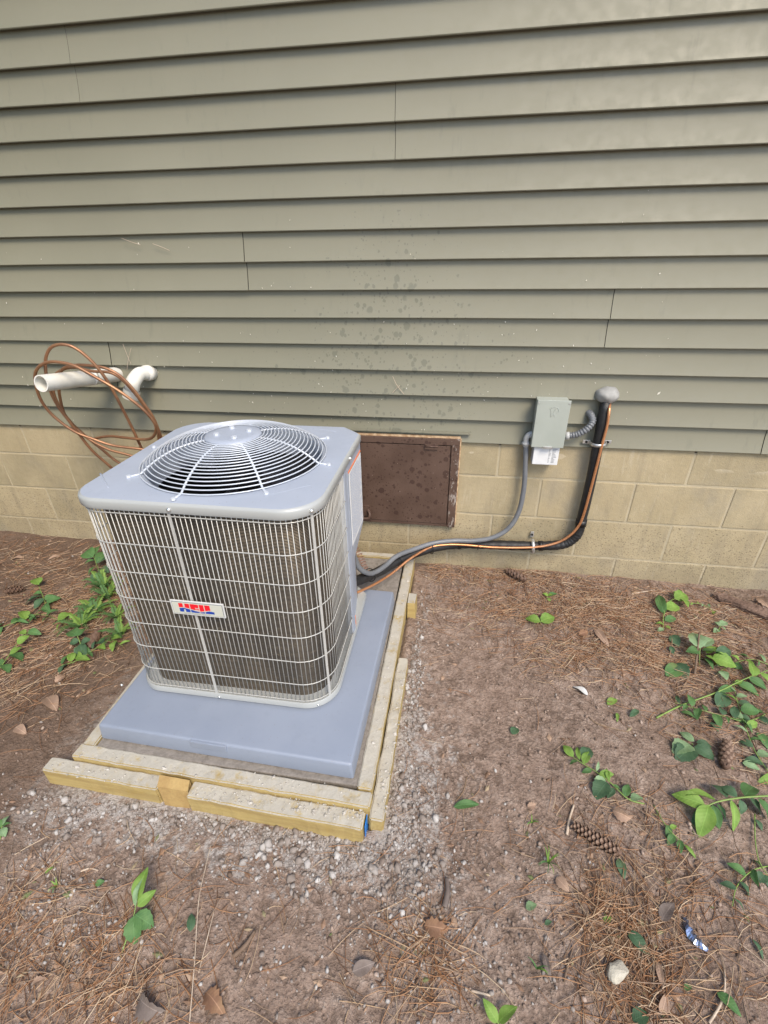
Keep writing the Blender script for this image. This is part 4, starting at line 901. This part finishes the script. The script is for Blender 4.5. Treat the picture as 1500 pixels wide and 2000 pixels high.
# grass
def grass(px, py, label, n, L, name='grass_tuft'):
    c = on_ground(px, py); e_ = empty(name, c, label, 'grass', 'grass tufts')
    for i in range(n):
        an = random.uniform(0, 6.28); P = [c+Vector((math.cos(an)*L*t, math.sin(an)*L*t, L*.7*math.sin(t*2.3)+.002)) for t in (0, .35, .7, 1)]; sp2 = smooth_path(P, 3); V = []; F = []
        for k, p in enumerate(sp2):
            wd = .0022*(1-k/len(sp2)); V += [p+Vector((-math.sin(an)*wd, math.cos(an)*wd, 0)), p+Vector((math.sin(an)*wd, -math.cos(an)*wd, .0006))]
        for k in range(len(sp2)-1): F.append((2*k, 2*k+1, 2*k+3, 2*k+2))
        keep(pyobj('blade', V, F, M['leafB' if i % 2 else 'leafA']), e_)
grass(1070, 1686, 'small green grass tuft below the large pine cone', 9, .035); grass(1038, 1608, 'tiny grass sprout left of the peeled stick', 5, .02)
grass(112, 1732, 'tiny grass sprout in the left foreground', 5, .02); grass(1048, 1892, 'thin grass sprout left of the pale rock', 4, .025)
# single leaves lying about
for i, (x0, y0, x1, y1, kd, mt, lab) in enumerate([
    (1000, 1434, 1012, 1420, 'broad', 'leafC', 'single round grey-green leaf alone on the bare dirt'), (1028, 1776, 1048, 1764, 'broad', 'leafD', 'single pale green leaf in the middle of the foreground'),
    (1064, 1806, 1078, 1798, 'oval', 'leafC', 'tiny dark green leaf below the pale green leaf'), (1208, 1676, 1220, 1716, 'oval', 'leafC', 'dark green leaf lying right of the large cone tip'),
    (1226, 1818, 1270, 1866, 'oval', 'leafC', 'large dark blue-green leaf above the pale rock'), (1180, 1800, 1194, 1790, 'broad', 'leafA', 'small bright leaf on the needle heap'),
    (1400, 1938, 1450, 1984, 'oval', 'leafB', 'half faded green leaf near the lower right corner'), (1470, 1834, 1494, 1874, 'narrow', 'leafC', 'narrow dark leaf at the right edge near the bottom'),
    (1236, 1994, 1268, 1978, 'broad', 'leafC', 'dark green leaf at the bottom edge'), (1336, 1932, 1352, 1924, 'oval', 'leafB', 'small green leaf right of the long dead leaf'),
    (88, 1706, 104, 1692, 'oval', 'leafA', 'single yellow-green leaf in the left foreground'), (186, 1728, 204, 1720, 'broad', 'leafB', 'small dark green leaf left of the tall weed'),
    (372, 1820, 374, 1782, 'oval', 'leafC', 'dark leaf lying right of the tall weed'), (886, 1576, 938, 1568, 'narrow', 'leafB', 'narrow green blade lying below the smooth dirt patch'),
    (1205, 1392, 1206, 1408, 'narrow', 'leafA', 'tiny green leaf left of the cut stem tip'), (1186, 1376, 1206, 1364, 'oval', 'leafA', 'green leaf tip beside the cut stem, on bare dirt'),
    (1230, 1400, 1250, 1384, 'narrow', 'leafC', 'thin dark leaf below the cut stem'), (1400, 1380, 1420, 1350, 'oval', 'leafC', 'dark leaf under the long cut stem'), (1428, 1400, 1462, 1408, 'broad', 'leafB', 'green leaf below the end of the cut stem'),
    (1440, 1372, 1475, 1382, 'oval', 'leafC', 'dark leaf tucked below the end of the cut stem'), (1385, 1410, 1405, 1428, 'oval', 'leafC', 'dark leaf above the upright pine cone'), (1480, 1430, 1502, 1462, 'oval', 'leafB', 'green leaf at the right edge level with the upright cone'), (1450, 1490, 1486, 1502, 'oval', 'leafD', 'pale leaf right of the upright pine cone'),
    (1300, 1320, 1336, 1300, 'oval', 'leafB', 'green leaf left of the short dead stick'), (1330, 1390, 1362, 1402, 'oval', 'leafB', 'green leaf lying just under the pale cut stem')]):
    p, q = on_ground(x0, y0, .006), on_ground(x1, y1, .008); o = put_leaf(p, q, kd, mt, None, random.uniform(-.3, .3), 'fallen_leaf'); tag(o, lab, 'leaf', 'green leaves on the dirt')
for i, (x0, y0, x1, y1, kd, mt, lab) in enumerate([
    (828, 1808, 878, 1816, 'lobed', 'dead', 'curled tan dead leaf in the centre foreground'), (402, 1938, 436, 1978, 'lobed', 'dead', 'curled brown oak leaf at the bottom left of centre'),
    (62, 1926, 88, 1908, 'lobed', 'deadpale', 'pale pinkish dead leaf in the lower left corner'), (274, 1948, 312, 1982, 'lobed', 'deadgrey', 'grey-purple crumpled leaf at the bottom left'), (1086, 1714, 1112, 1740, 'broad', 'deadpale', 'pale tan leaf below the grass tuft'),
    (1284, 1878, 1296, 1932, 'narrow', 'deadpale', 'long pinkish dead leaf beside the pale rock'), (1292, 1800, 1316, 1760, 'oval', 'deadgrey', 'grey dead leaf above the large dark leaf'), (1062, 1862, 1076, 1914, 'narrow', 'deadgrey', 'grey curled bark-like leaf in the foreground'),
    (1162, 1228, 1190, 1262, 'narrow', 'deadpale', 'pale dead leaf in the needles below the wall'), (1196, 1584, 1236, 1600, 'curl', 'deadpale', 'brown shrivelled leaf under the fallen sprig'), (1030, 1576, 1048, 1570, 'lobed', 'deadpale', 'small tan leaf right of the green blade'),
    (1290, 1982, 1304, 1940, 'oval', 'deadpale', 'tan leaf at the bottom, right of the rock'), (688, 1898, 732, 1880, 'oval', 'deadgrey', 'grey-brown dead leaf in the bottom centre'), (30, 1420, 50, 1432, 'oval', 'deadpale', 'tan leaf left of the front form boards'),
    (24, 1092, 46, 1088, 'oval', 'deadpale', 'pale curled leaf near the wall at far left'), (95, 1092, 120, 1084, 'narrow', 'deadpale', 'pale wood splinter leaf left of the unit'), (108, 1334, 128, 1316, 'lobed', 'deadpale', 'brown leaf in the shade left of the pad'), (1480, 1168, 1504, 1186, 'lobed', 'deadpale', 'pale dead leaf at the right edge on the bark'), (90, 1362, 110, 1384, 'oval', 'deadpale', 'tan leaf beside the left form board'), (1130, 1240, 1150, 1232, 'lobed', 'dead', 'brown scrap of leaf in the needle strip')]):
    p, q = on_ground(x0, y0, .006), on_ground(x1, y1, .012); o = put_leaf(p, q, kd, mt, None, random.uniform(-.5, .5), 'dead_leaf'); tag(o, lab, 'leaf', 'dead leaves on the dirt')
# pine cones
def scale_mesh():
    V = [(0, -.22, 0), (0, .22, 0), (.55, .5, .06), (.95, .3, .16), (1.05, 0, .22), (.95, -.3, .16), (.55, -.5, .06), (.6, 0, .16), (0, 0, -.1), (.6, 0, -.04)]
    F = [(0, 6, 7), (0, 7, 1), (1, 7, 2), (6, 5, 7), (7, 3, 2), (5, 4, 7), (4, 3, 7), (0, 8, 9, 6), (8, 1, 2, 9), (6, 9, 5), (9, 2, 3), (9, 3, 4), (9, 4, 5)]
    me = bpy.data.meshes.new('scale'); me.from_pydata(V, [], F); me.materials.append(M['conetip']); me.materials.append(M['cone'])
    for i, p in enumerate(me.polygons): p.material_index = 0 if i in (3, 4, 5, 6, 11, 12) else 1
    return me
SCM = scale_mesh()
def cone(a_, b_, rad, label, n=64, separate=True):
    a_, b_ = Vector(a_), Vector(b_); L = (b_-a_).length; ax = (b_-a_).normalized(); e_ = empty('pine_cone', a_, label, 'pine cone', 'pine cones'); u = ax.orthogonal().normalized(); v_ = ax.cross(u)
    prof = lambda t: rad*(.35+.75*math.sin(math.pi*min(1, t*.9+.12))**.8)
    sp2 = [a_.lerp(b_, t) for t in np.linspace(0, 1, 9)]; v, f = tube_geo(sp2, lambda i: prof(i/8)*.55, 8); keep(pyobj('core', v, f, M['cone'], None, True), e_)
    VV = []; FF = []
    for i in range(n):
        t = (i+.5)/n; an = i*2.39996; d = u*math.cos(an)+v_*math.sin(an); r = prof(t); s_ = rad*(1.05-.5*abs(t-.4)); X = (d*.85+ax*.55).normalized(); Yv = ax.cross(d).normalized(); Zv = X.cross(Yv)
        Mx = Matrix.Translation(a_.lerp(b_, t*.95)+d*r*.30) @ Matrix((X, Yv, Zv)).transposed().to_4x4() @ Matrix.Scale(s_, 4)
        if separate:
            o = link('scale', SCM, None); o.parent = e_; o.matrix_parent_inverse = Matrix.Translation(-a_); o.matrix_basis = Mx
        else:
            k = len(VV); VV += [Mx @ q.co for q in SCM.vertices]; FF += [tuple(k+j for j in p.vertices) for p in SCM.polygons]
    if not separate: keep(pyobj('scales', VV, FF, M['cone']), e_)
cone(on_ground(1214, 1668, .016), on_ground(1118, 1610, .014), .017, 'large long pine cone lying in the right foreground', 80)
cone(on_ground(1416, 1500, .018), on_ground(1420, 1448, .020), .020, 'dark open pine cone pointing up at the right', 56)
cone(on_ground(1028, 1132, .02), on_ground(990, 1114, .022), .022, 'pine cone lying against the block wall', 44, False)
cone(on_ground(8, 1156, .018), on_ground(46, 1148, .02), .018, 'dark pine cone among needles at the left edge', 44, False)
cone(on_ground(176, 1264, .02), on_ground(192, 1232, .02), .020, 'pine cone hidden in the weeds left of the unit', 40, False)
# sticks, bark, rock and scraps
def stick(pts, r, mat, label, name='stick', cat='stick', group='sticks on the dirt'):
    P = smooth_path([on_ground(x, y, h) for x, y, h in pts], 6); n = len(P); v, f = tube_geo(P, lambda i: r*(1-.4*i/n)*(1+.15*noise.noise((i*.7, 1, 1))), 7); o = pyobj(name, v, f, M[mat], None, True); tag(o, label, cat, group)
stick([(1107, 1630, .004), (1112, 1600, .006), (1121, 1572, .006)], .0042, 'palestick', 'short peeled pale stick left of the large cone')
stick([(1356, 1322, 0), (1360, 1290, .03), (1366, 1236, .075)], .005, 'twig', 'short dark dead stick standing among the weeds')
stick([(1330, 1352, .002), (1345, 1325, .006), (1362, 1318, .01), (1385, 1318, .006)], .0022, 'stemb', 'thin forked twig at the foot of the dead stick')
stick([(864, 1478, .003), (890, 1565, .003), (905, 1545, .003), (912, 1516, .002)][1:], .0020, 'stemb', 'thin curved root left of the narrow green blade')
stick([(370, 2000, .004), (380, 1880, .006), (388, 1760, .006), (400, 1700, .005), (412, 1650, .003)], .0015, 'palestick', 'long straight pale grass stalk in the left foreground')
stick([(388, 1900, .004), (408, 1820, .005), (418, 1780, .003)], .0014, 'palestick', 'short pale stalk right of the long stalk')
stick([(868, 1772, .006), (874, 1742, .008), (872, 1716, .006)], .0085, 'deadgrey', 'short stubby grey piece of wood in the centre foreground')
stick([(1102, 1918, .004), (1108, 1890, .006), (1120, 1848, .004)], .0026, 'twig', 'thin grey twig left of the pale rock')
stick([(1385, 1998, .004), (1408, 1960, .006), (1416, 1925, .006), (1414, 1890, .003)], .0028, 'palestick', 'curved pale twig near the lower right corner')
stick([(920, 1935, .003), (958, 1944, .003)], .003, 'palestick', 'small pale stick left of the bottom bright leaves')
stick([(1234, 1160, .004), (1278, 1152, .006)], .0024, 'palestick', 'pale straw lying parallel to the wall base')
stick([(1228, 1430, .002), (1170, 1415, .004), (1150, 1400, .003)][::-1], .0018, 'stemb', 'thin brown twig on the bare dirt')
stick([(455, 1868, .003), (480, 1845, .008), (498, 1818, .004)], .006, 'twig', 'dark rotten twig in the bottom centre left')
stick([(158, 1702, .003), (175, 1696, .004), (192, 1700, .003)], .0026, 'palestick', 'bent white chip of stick in the left foreground')
# bark slab
a_, b_ = on_ground(1396, 1162, .012), on_ground(1530, 1212, .016)
bm = bmesh.new(); bmesh.ops.create_icosphere(bm, subdivisions=4, radius=1); ax = (b_-a_); L = ax.length
for v in bm.verts:
    c = v.co.copy(); sq = lambda q: math.copysign(abs(q)**.5, q)
    v.co = Vector((sq(c.x)*L/2, sq(c.y)*.026*(1+.25*noise.noise(c*3)), sq(c.z)*.014*(1+.4*noise.noise(c*4))+.004*noise.noise((c.x*3, c.y*14, c.z)))); v.co.x += .02*noise.noise((c.y*4, c.z*4, 2))
br = bmobj('bark_slab', bm, M['bark'], None); br.location = (a_+b_)/2; br.rotation_euler = ax.to_track_quat('X', 'Z').to_euler(); tag(br, 'dark slab of bark lying by the wall at the right edge', 'bark')
def rock(px, py, s, label, mat='rock', name='rock', seed=1, cat='rock'):
    bm = bmesh.new(); bmesh.ops.create_icosphere(bm, subdivisions=3, radius=1); rnd = random.Random(seed); planes = [(Vector((rnd.gauss(0, 1), rnd.gauss(0, 1), rnd.gauss(0, 1))).normalized(), rnd.uniform(.55, .85)) for _ in range(11)]
    for v in bm.verts:
        for n_, d in planes:
            q = v.co.dot(n_)
            if q > d: v.co -= n_*(q-d)
        v.co += Vector((1, 1, 1))*.04*noise.noise(v.co*3); v.co = Vector((v.co.x*s[0], v.co.y*s[1], v.co.z*s[2]))
    p = on_ground(px, py, s[2]*.45); o = bmobj(name, bm, M[mat]); o.location = p; o.rotation_euler = (0, .2, .6); tag(o, label, cat); return o
rock(1206, 1896, (.030, .026, .020), 'pale angular rock in the lower right foreground')
P0 = [(1338, 1794, .004), (1344, 1812, .010), (1352, 1830, .006), (1366, 1842, .010), (1382, 1856, .004)]; V = []; F = []
cs = smooth_path([on_ground(*q) for q in P0], 4)
for k, p in enumerate(cs):
    t = (cs[min(k+1, len(cs)-1)]-cs[max(k-1, 0)]).normalized(); sd = t.cross(Vector((0, 0, 1))).normalized(); wd = .007*(.5+math.sin(k/len(cs)*3.0)); V += [p-sd*wd+Vector((0, 0, .004*math.sin(k*1.7))), p+Vector((0, 0, .006)), p+sd*wd+Vector((0, 0, .003*math.cos(k*1.3))), p-Vector((0, 0, .002))]
for k in range(len(cs)-1):
    for j in range(4): F.append((4*k+j, 4*k+(j+1) % 4, 4*k+4+(j+1) % 4, 4*k+4+j))
o = pyobj('foil_scrap', V, F, M['foil']); tag(o, 'shiny blue-silver twisted foil scrap at the lower right', 'foil')
o = put_leaf(on_ground(1148, 1358, .004), on_ground(1120, 1338, .010), 'oval', 'white', None, .2, 'feather', .9); tag(o, 'small white feather on the bare dirt', 'feather')
rock(1476, 1478, (.010, .009, .008), 'small dark blue berry near the right edge', 'navy', 'berry', 5, 'berry')

# ================================================================== ground cover that nobody could count
def density_pick(n, blobs, uni=0.0, box_=(-3.0, 1.9, -2.15, -.02)):
    out = []; wsum = sum(b[4] for b in blobs)
    wts = np.array([b[4] for b in blobs])/wsum
    while len(out) < n:
        if random.random() < uni: x, y = random.uniform(box_[0], box_[1]), random.uniform(box_[2], box_[3])
        else:
            b = blobs[int(RNG.choice(len(blobs), p=wts))]; x, y = random.gauss(b[0], b[2]), random.gauss(b[1], b[3])
        if y > -.012 or y < -2.15: continue
        if -1.40 < x < -.328 and -1.358 < y: continue
        out.append((x, y))
    return out
def blob(px, py, sx, sy, wt): p = at_z(px, py); return (p.x, p.y, sx, sy, wt)
nb = [blob(1000, 1130, .30, .04, 1.6), blob(960, 1190, .18, .08, .7), blob(1130, 1190, .25, .08, 2.6), blob(1220, 1280, .18, .08, 1.3), blob(1330, 1200, .30, .10, 2.6), blob(1450, 1300, .2, .15, 1.6), blob(1150, 1280, .2, .07, .8), blob(1430, 1420, .15, .12, .9),
      blob(60, 1110, .45, .13, 1.9), blob(100, 1230, .28, .14, 1.6), blob(180, 1180, .15, .13, 1.2), blob(30, 1330, .18, .12, 1.0), blob(40, 1800, .08, .10, .5), blob(200, 1920, .10, .06, .6), blob(60, 1960, .12, .10, .4), blob(1170, 1800, .035, .04, .45), blob(1260, 1880, .04, .09, .6), blob(1220, 1960, .06, .06, .5), blob(1240, 1680, .10, .10, .4), blob(830, 1860, .05, .05, .4), blob(960, 1650, .3, .12, .2), blob(1350, 1750, .12, .10, .25), blob(560, 1900, .2, .08, .15), blob(1400, 1900, .1, .1, .25), blob(330, 1750, .12, .1, .2)]
def needles(n):
    V = np.zeros((n*12, 3)); F = []; pts = density_pick(n, nb, .05)
    for i, (x, y) in enumerate(pts):
        L = random.uniform(.04, .12); pref = math.sin(x*3.1+1)*1.1+math.cos(y*5.3)*.8; an = pref+random.gauss(0, 1.0)+(math.pi if random.random() < .5 else 0); bend = random.gauss(0, .22); z0 = random.uniform(.0, .006)+.004*abs(random.gauss(0, 1)); tilt = random.gauss(0, .05); r = random.uniform(.0006, .00105)
        cx, cy = x, y
        for k in range(4):
            h = hgt(cx, cy)+z0+tilt*k*L/3*.3; nxv, nyv = -math.sin(an), math.cos(an); b = i*12+k*3; rk = r*(1 if k < 3 else .4)
            V[b] = (cx+nxv*rk, cy+nyv*rk, h); V[b+1] = (cx-nxv*rk, cy-nyv*rk, h); V[b+2] = (cx, cy, h+rk*1.5)
            cx += math.cos(an)*L/3; cy += math.sin(an)*L/3; an += bend
            if cy > -.01: cy = -.01
        for k in range(3):
            b = i*12+k*3
            for j in range(3): F.append((b+j, b+(j+1) % 3, b+3+(j+1) % 3, b+3+j))
    me = bpy.data.meshes.new('pine_needles'); me.from_pydata(V.tolist(), [], F); return link('pine_needles', me, M['needle'])
o = needles(9000); tag(o, 'scattered orange-brown pine needles on the dirt', 'needles', kind='stuff')
def pebbles(name, n, blobs, smin, smax, mat, uni=.1, fine=False, power=2.5):
    tm = []
    for s_ in range(6):
        bm = bmesh.new(); bmesh.ops.create_icosphere(bm, subdivisions=2 if fine else 1, radius=1); rnd = random.Random(s_*7+3)
        off = Vector((rnd.uniform(0, 9), rnd.uniform(0, 9), 0))
        for v in bm.verts: v.co *= 1+.6*noise.noise(v.co*1.6+off)+.35*noise.noise(v.co*4+off)
        bm.verts.ensure_lookup_table(); tm.append((np.array([v.co for v in bm.verts]), np.array([[v.index for v in f_.verts] for f_ in bm.faces]))); bm.free()
    Vs = []; Fs = []; o_ = 0
    for x, y in density_pick(n, blobs, uni):
        v, f = tm[random.randrange(6)]; s_ = smin+(smax-smin)*random.random()**power; q = Euler((random.uniform(0, 6), random.uniform(0, 6), random.uniform(0, 6))).to_matrix()
        p = (v*np.array([1, random.uniform(.65, 1), random.uniform(.5, .8)])*s_) @ np.array(q).T + np.array([x, y, hgt(x, y)+s_*.25]); Vs.append(p); Fs.append(f+o_); o_ += len(v)
    V = np.concatenate(Vs); F = np.concatenate(Fs); me = bpy.data.meshes.new(name); me.vertices.add(len(V)); me.vertices.foreach_set('co', V.ravel()); me.loops.add(F.size); me.loops.foreach_set('vertex_index', F.ravel().astype(np.int32)); me.polygons.add(len(F)); me.polygons.foreach_set('loop_start', np.arange(0, F.size, 3, dtype=np.int32)); me.polygons.foreach_set('loop_total', np.full(len(F), 3, dtype=np.int32)); me.update(); me.validate()
    return link(name, me, M[mat])
pb = [(-.300, -.95, .022, .30, 1.6), (-.31, -.75, .015, .12, .6), (-.28, -1.28, .05, .10, 1.2), (-.72, -1.375, .28, .018, 2.4), (-.50, -1.41, .14, .05, 1.5), (-1.2, -1.40, .16, .04, .7), (-1.30, -1.48, .12, .10, .6), (-.62, -1.52, .32, .10, .8), blob(90, 1760, .10, .08, .6), blob(140, 1830, .08, .06, .5), blob(820, 1790, .06, .06, .6), blob(760, 1850, .2, .1, .6), blob(900, 1930, .12, .08, .4), blob(1000, 1830, .2, .12, .4), blob(930, 1610, .2, .1, .4), blob(60, 1900, .1, .08, .3)]
tag(pebbles('cement_gravel', 6500, pb, .0014, .0070, 'pebble', .06, power=3.0), 'grey cement crumbs and gravel spilled round the form', 'gravel', kind='stuff')
big = pebbles('cement_crumbs', 240, pb[:6], .006, .013, 'pebble', 0, True, 1.6); tag(big, 'larger pale lumps of spilled concrete along the form boards', 'gravel', kind='stuff')
tag(pebbles('dirt_clods', 3800, [(-.3, -1.4, .8, .4, 1), (.4, -.6, .6, .35, .8)], .0018, .008, 'clod', .5, power=3.2), 'small brown dirt clods over the ground', 'soil', kind='stuff')
def chips(n):
    V = []; F = []
    for x, y in density_pick(n, nb, .3):
        an = random.uniform(0, 6.28); L = random.uniform(.004, .016); wd = L*random.uniform(.25, .6); c = Vector((x, y, hgt(x, y)+.002)); d = Vector((math.cos(an), math.sin(an), random.uniform(-.3, .3))); s_ = Vector((-math.sin(an), math.cos(an), random.uniform(-.3, .3))); o = len(V)
        V += [c-d*L, c-s_*wd, c+d*L, c+s_*wd, c+Vector((0, 0, .0035))]; F += [(o, o+1, o+4), (o+1, o+2, o+4), (o+2, o+3, o+4), (o+3, o, o+4)]
    return pyobj('litter_chips', V, F, M['chip'])
tag(chips(2600), 'small brown bits of leaf and bark litter', 'litter', kind='stuff')
# pale flecks and bits of straw stuck to the siding
V = []; F = []
for i in range(150):
    x = random.uniform(-2.4, .6); z = .2+abs(random.gauss(0, .38)); k = (z-Z14)/SP; fr_ = k-math.floor(k); y = -.0012-.0190*(1-fr_)**1.7-.003
    if z > 1.6: continue
    L = random.uniform(.0015, .0045)*(2.4 if i % 30 == 0 else 1); wd = L*random.uniform(.25, .6); o = len(V); an = random.gauss(0, .5); dx_, dz_ = math.sin(an), math.cos(an)
    V += [(x-dx_*L, y, z-dz_*L), (x+dz_*wd, y-.001, z-dx_*wd), (x+dx_*L, y, z+dz_*L), (x-dz_*wd, y-.001, z+dx_*wd)]; F.append((o, o+1, o+2, o+3))
tag(pyobj('pale_flecks', V, F, M['fleck']), 'tiny pale flecks of seed fluff stuck to the siding', 'flecks', kind='stuff')
def straw(pts, lab):
    o = tube('straw', [at_y(x, y, -.023) for x, y in pts], .0009, M['palestick'], None, 5); tag(o, lab, 'straw', 'straw stuck to the siding')
straw([(767, 735), (775, 752), (789, 770)], 'crossed pine needle stuck on the siding above the hatch'); straw([(766, 768), (776, 757), (781, 753)], 'short needle crossing another on the siding above the hatch')
straw([(237, 465), (255, 472), (274, 478)], 'pale straw on the siding at upper left'); straw([(298, 476), (315, 482), (331, 489)], 'second pale straw on the siding at upper left')
straw([(240, 672), (247, 690), (256, 712)], 'dry grass blade on the siding above the elbow pipe'); straw([(256, 680), (251, 700), (248, 722)], 'dry stem hanging over the elbow pipe')

# crumbs of cement stuck along the board tops and against their feet
V = []; F = []
def crumb(x, y, z, r):
    o = len(V); u = [Vector((random.gauss(0, 1), random.gauss(0, 1), random.gauss(0, 1))).normalized()*r*random.uniform(.7, 1.2) for _ in range(7)]
    base_ = [(1, 0, 0), (-1, 0, 0), (0, 1, 0), (0, -1, 0), (0, 0, 1), (0, 0, -1)]
    V.extend([(x+b[0]*r*random.uniform(.6, 1.2)+random.gauss(0, r*.2), y+b[1]*r*random.uniform(.6, 1.2), z+b[2]*r*.7*random.uniform(.6, 1.1)) for b in base_])
    F.extend([tuple(o+i for i in q) for q in ((0, 2, 4), (2, 1, 4), (1, 3, 4), (3, 0, 4), (2, 0, 5), (1, 2, 5), (3, 1, 5), (0, 3, 5))])
for _ in range(420):
    q = random.random()
    if q < .35: x = random.uniform(-.90, -.39); y = random.uniform(-1.347, -1.302); z = -.451
    elif q < .45: x = random.uniform(-1.38, -1.01); y = random.uniform(-1.34, -1.305); z = -.449
    elif q < .60: x = random.uniform(-1.31, -.38); y = random.uniform(-1.298, -1.26); z = FZ
    elif q < .85: x = random.uniform(-.366, -.331); y = random.uniform(-1.31, -.74); z = -.465
    else: x = random.uniform(-.412, -.376); y = random.uniform(-1.25, -.1); z = FZ+.001
    crumb(x, y, z+.0005, random.uniform(.0012, .0045) if random.random() < .9 else random.uniform(.004, .009))
tag(pyobj('cement_spatter', V, F, mat_island('cement_spatter', [(0, (.33, .305, .27)), (1, (.50, .475, .43))], .9)), 'dried cement crumbs stuck on top of the form boards', 'cement', kind='stuff')
# pine wood added out of view so that its crowns shade the left of the yard
V = []; F = []
for i in range(9000):
    t = i % 26; rr_ = random.Random(t); bx_ = rr_.uniform(-8.5, -4.0); by_ = rr_.uniform(-9, -1.5); bh = rr_.uniform(5, 9)
    zz = random.uniform(.3, bh); sp_r = (1.15-zz/bh)*1.3; an = random.uniform(0, 6.28); r_ = sp_r*math.sqrt(random.random()); c = Vector((bx_+math.cos(an)*r_, by_+math.sin(an)*r_, GZ+zz)); s1 = random.uniform(.12, .3)
    a_ = Vector((random.gauss(0, 1), random.gauss(0, 1), random.gauss(0, 1))).normalized(); b_ = a_.orthogonal().normalized(); o = len(V)
    V += [c-a_*s1, c-b_*s1*.5, c+a_*s1, c+b_*s1*.5]; F.append((o, o+1, o+2, o+3))
for t in range(26):
    rr_ = random.Random(t); bx_ = rr_.uniform(-8.5, -4.0); by_ = rr_.uniform(-9, -1.5); bh = rr_.uniform(5, 9); v, f = tube_geo([(bx_, by_, GZ-.1), (bx_, by_, GZ+bh*.9)], lambda i: .12-.09*i, 7); o = len(V); V += v; F += [tuple(q+o for q in g) for g in f]
tag(pyobj('wood', V, F, M['leafB']), 'unseen pine wood added to shade the left of the yard', 'wood', kind='stuff')
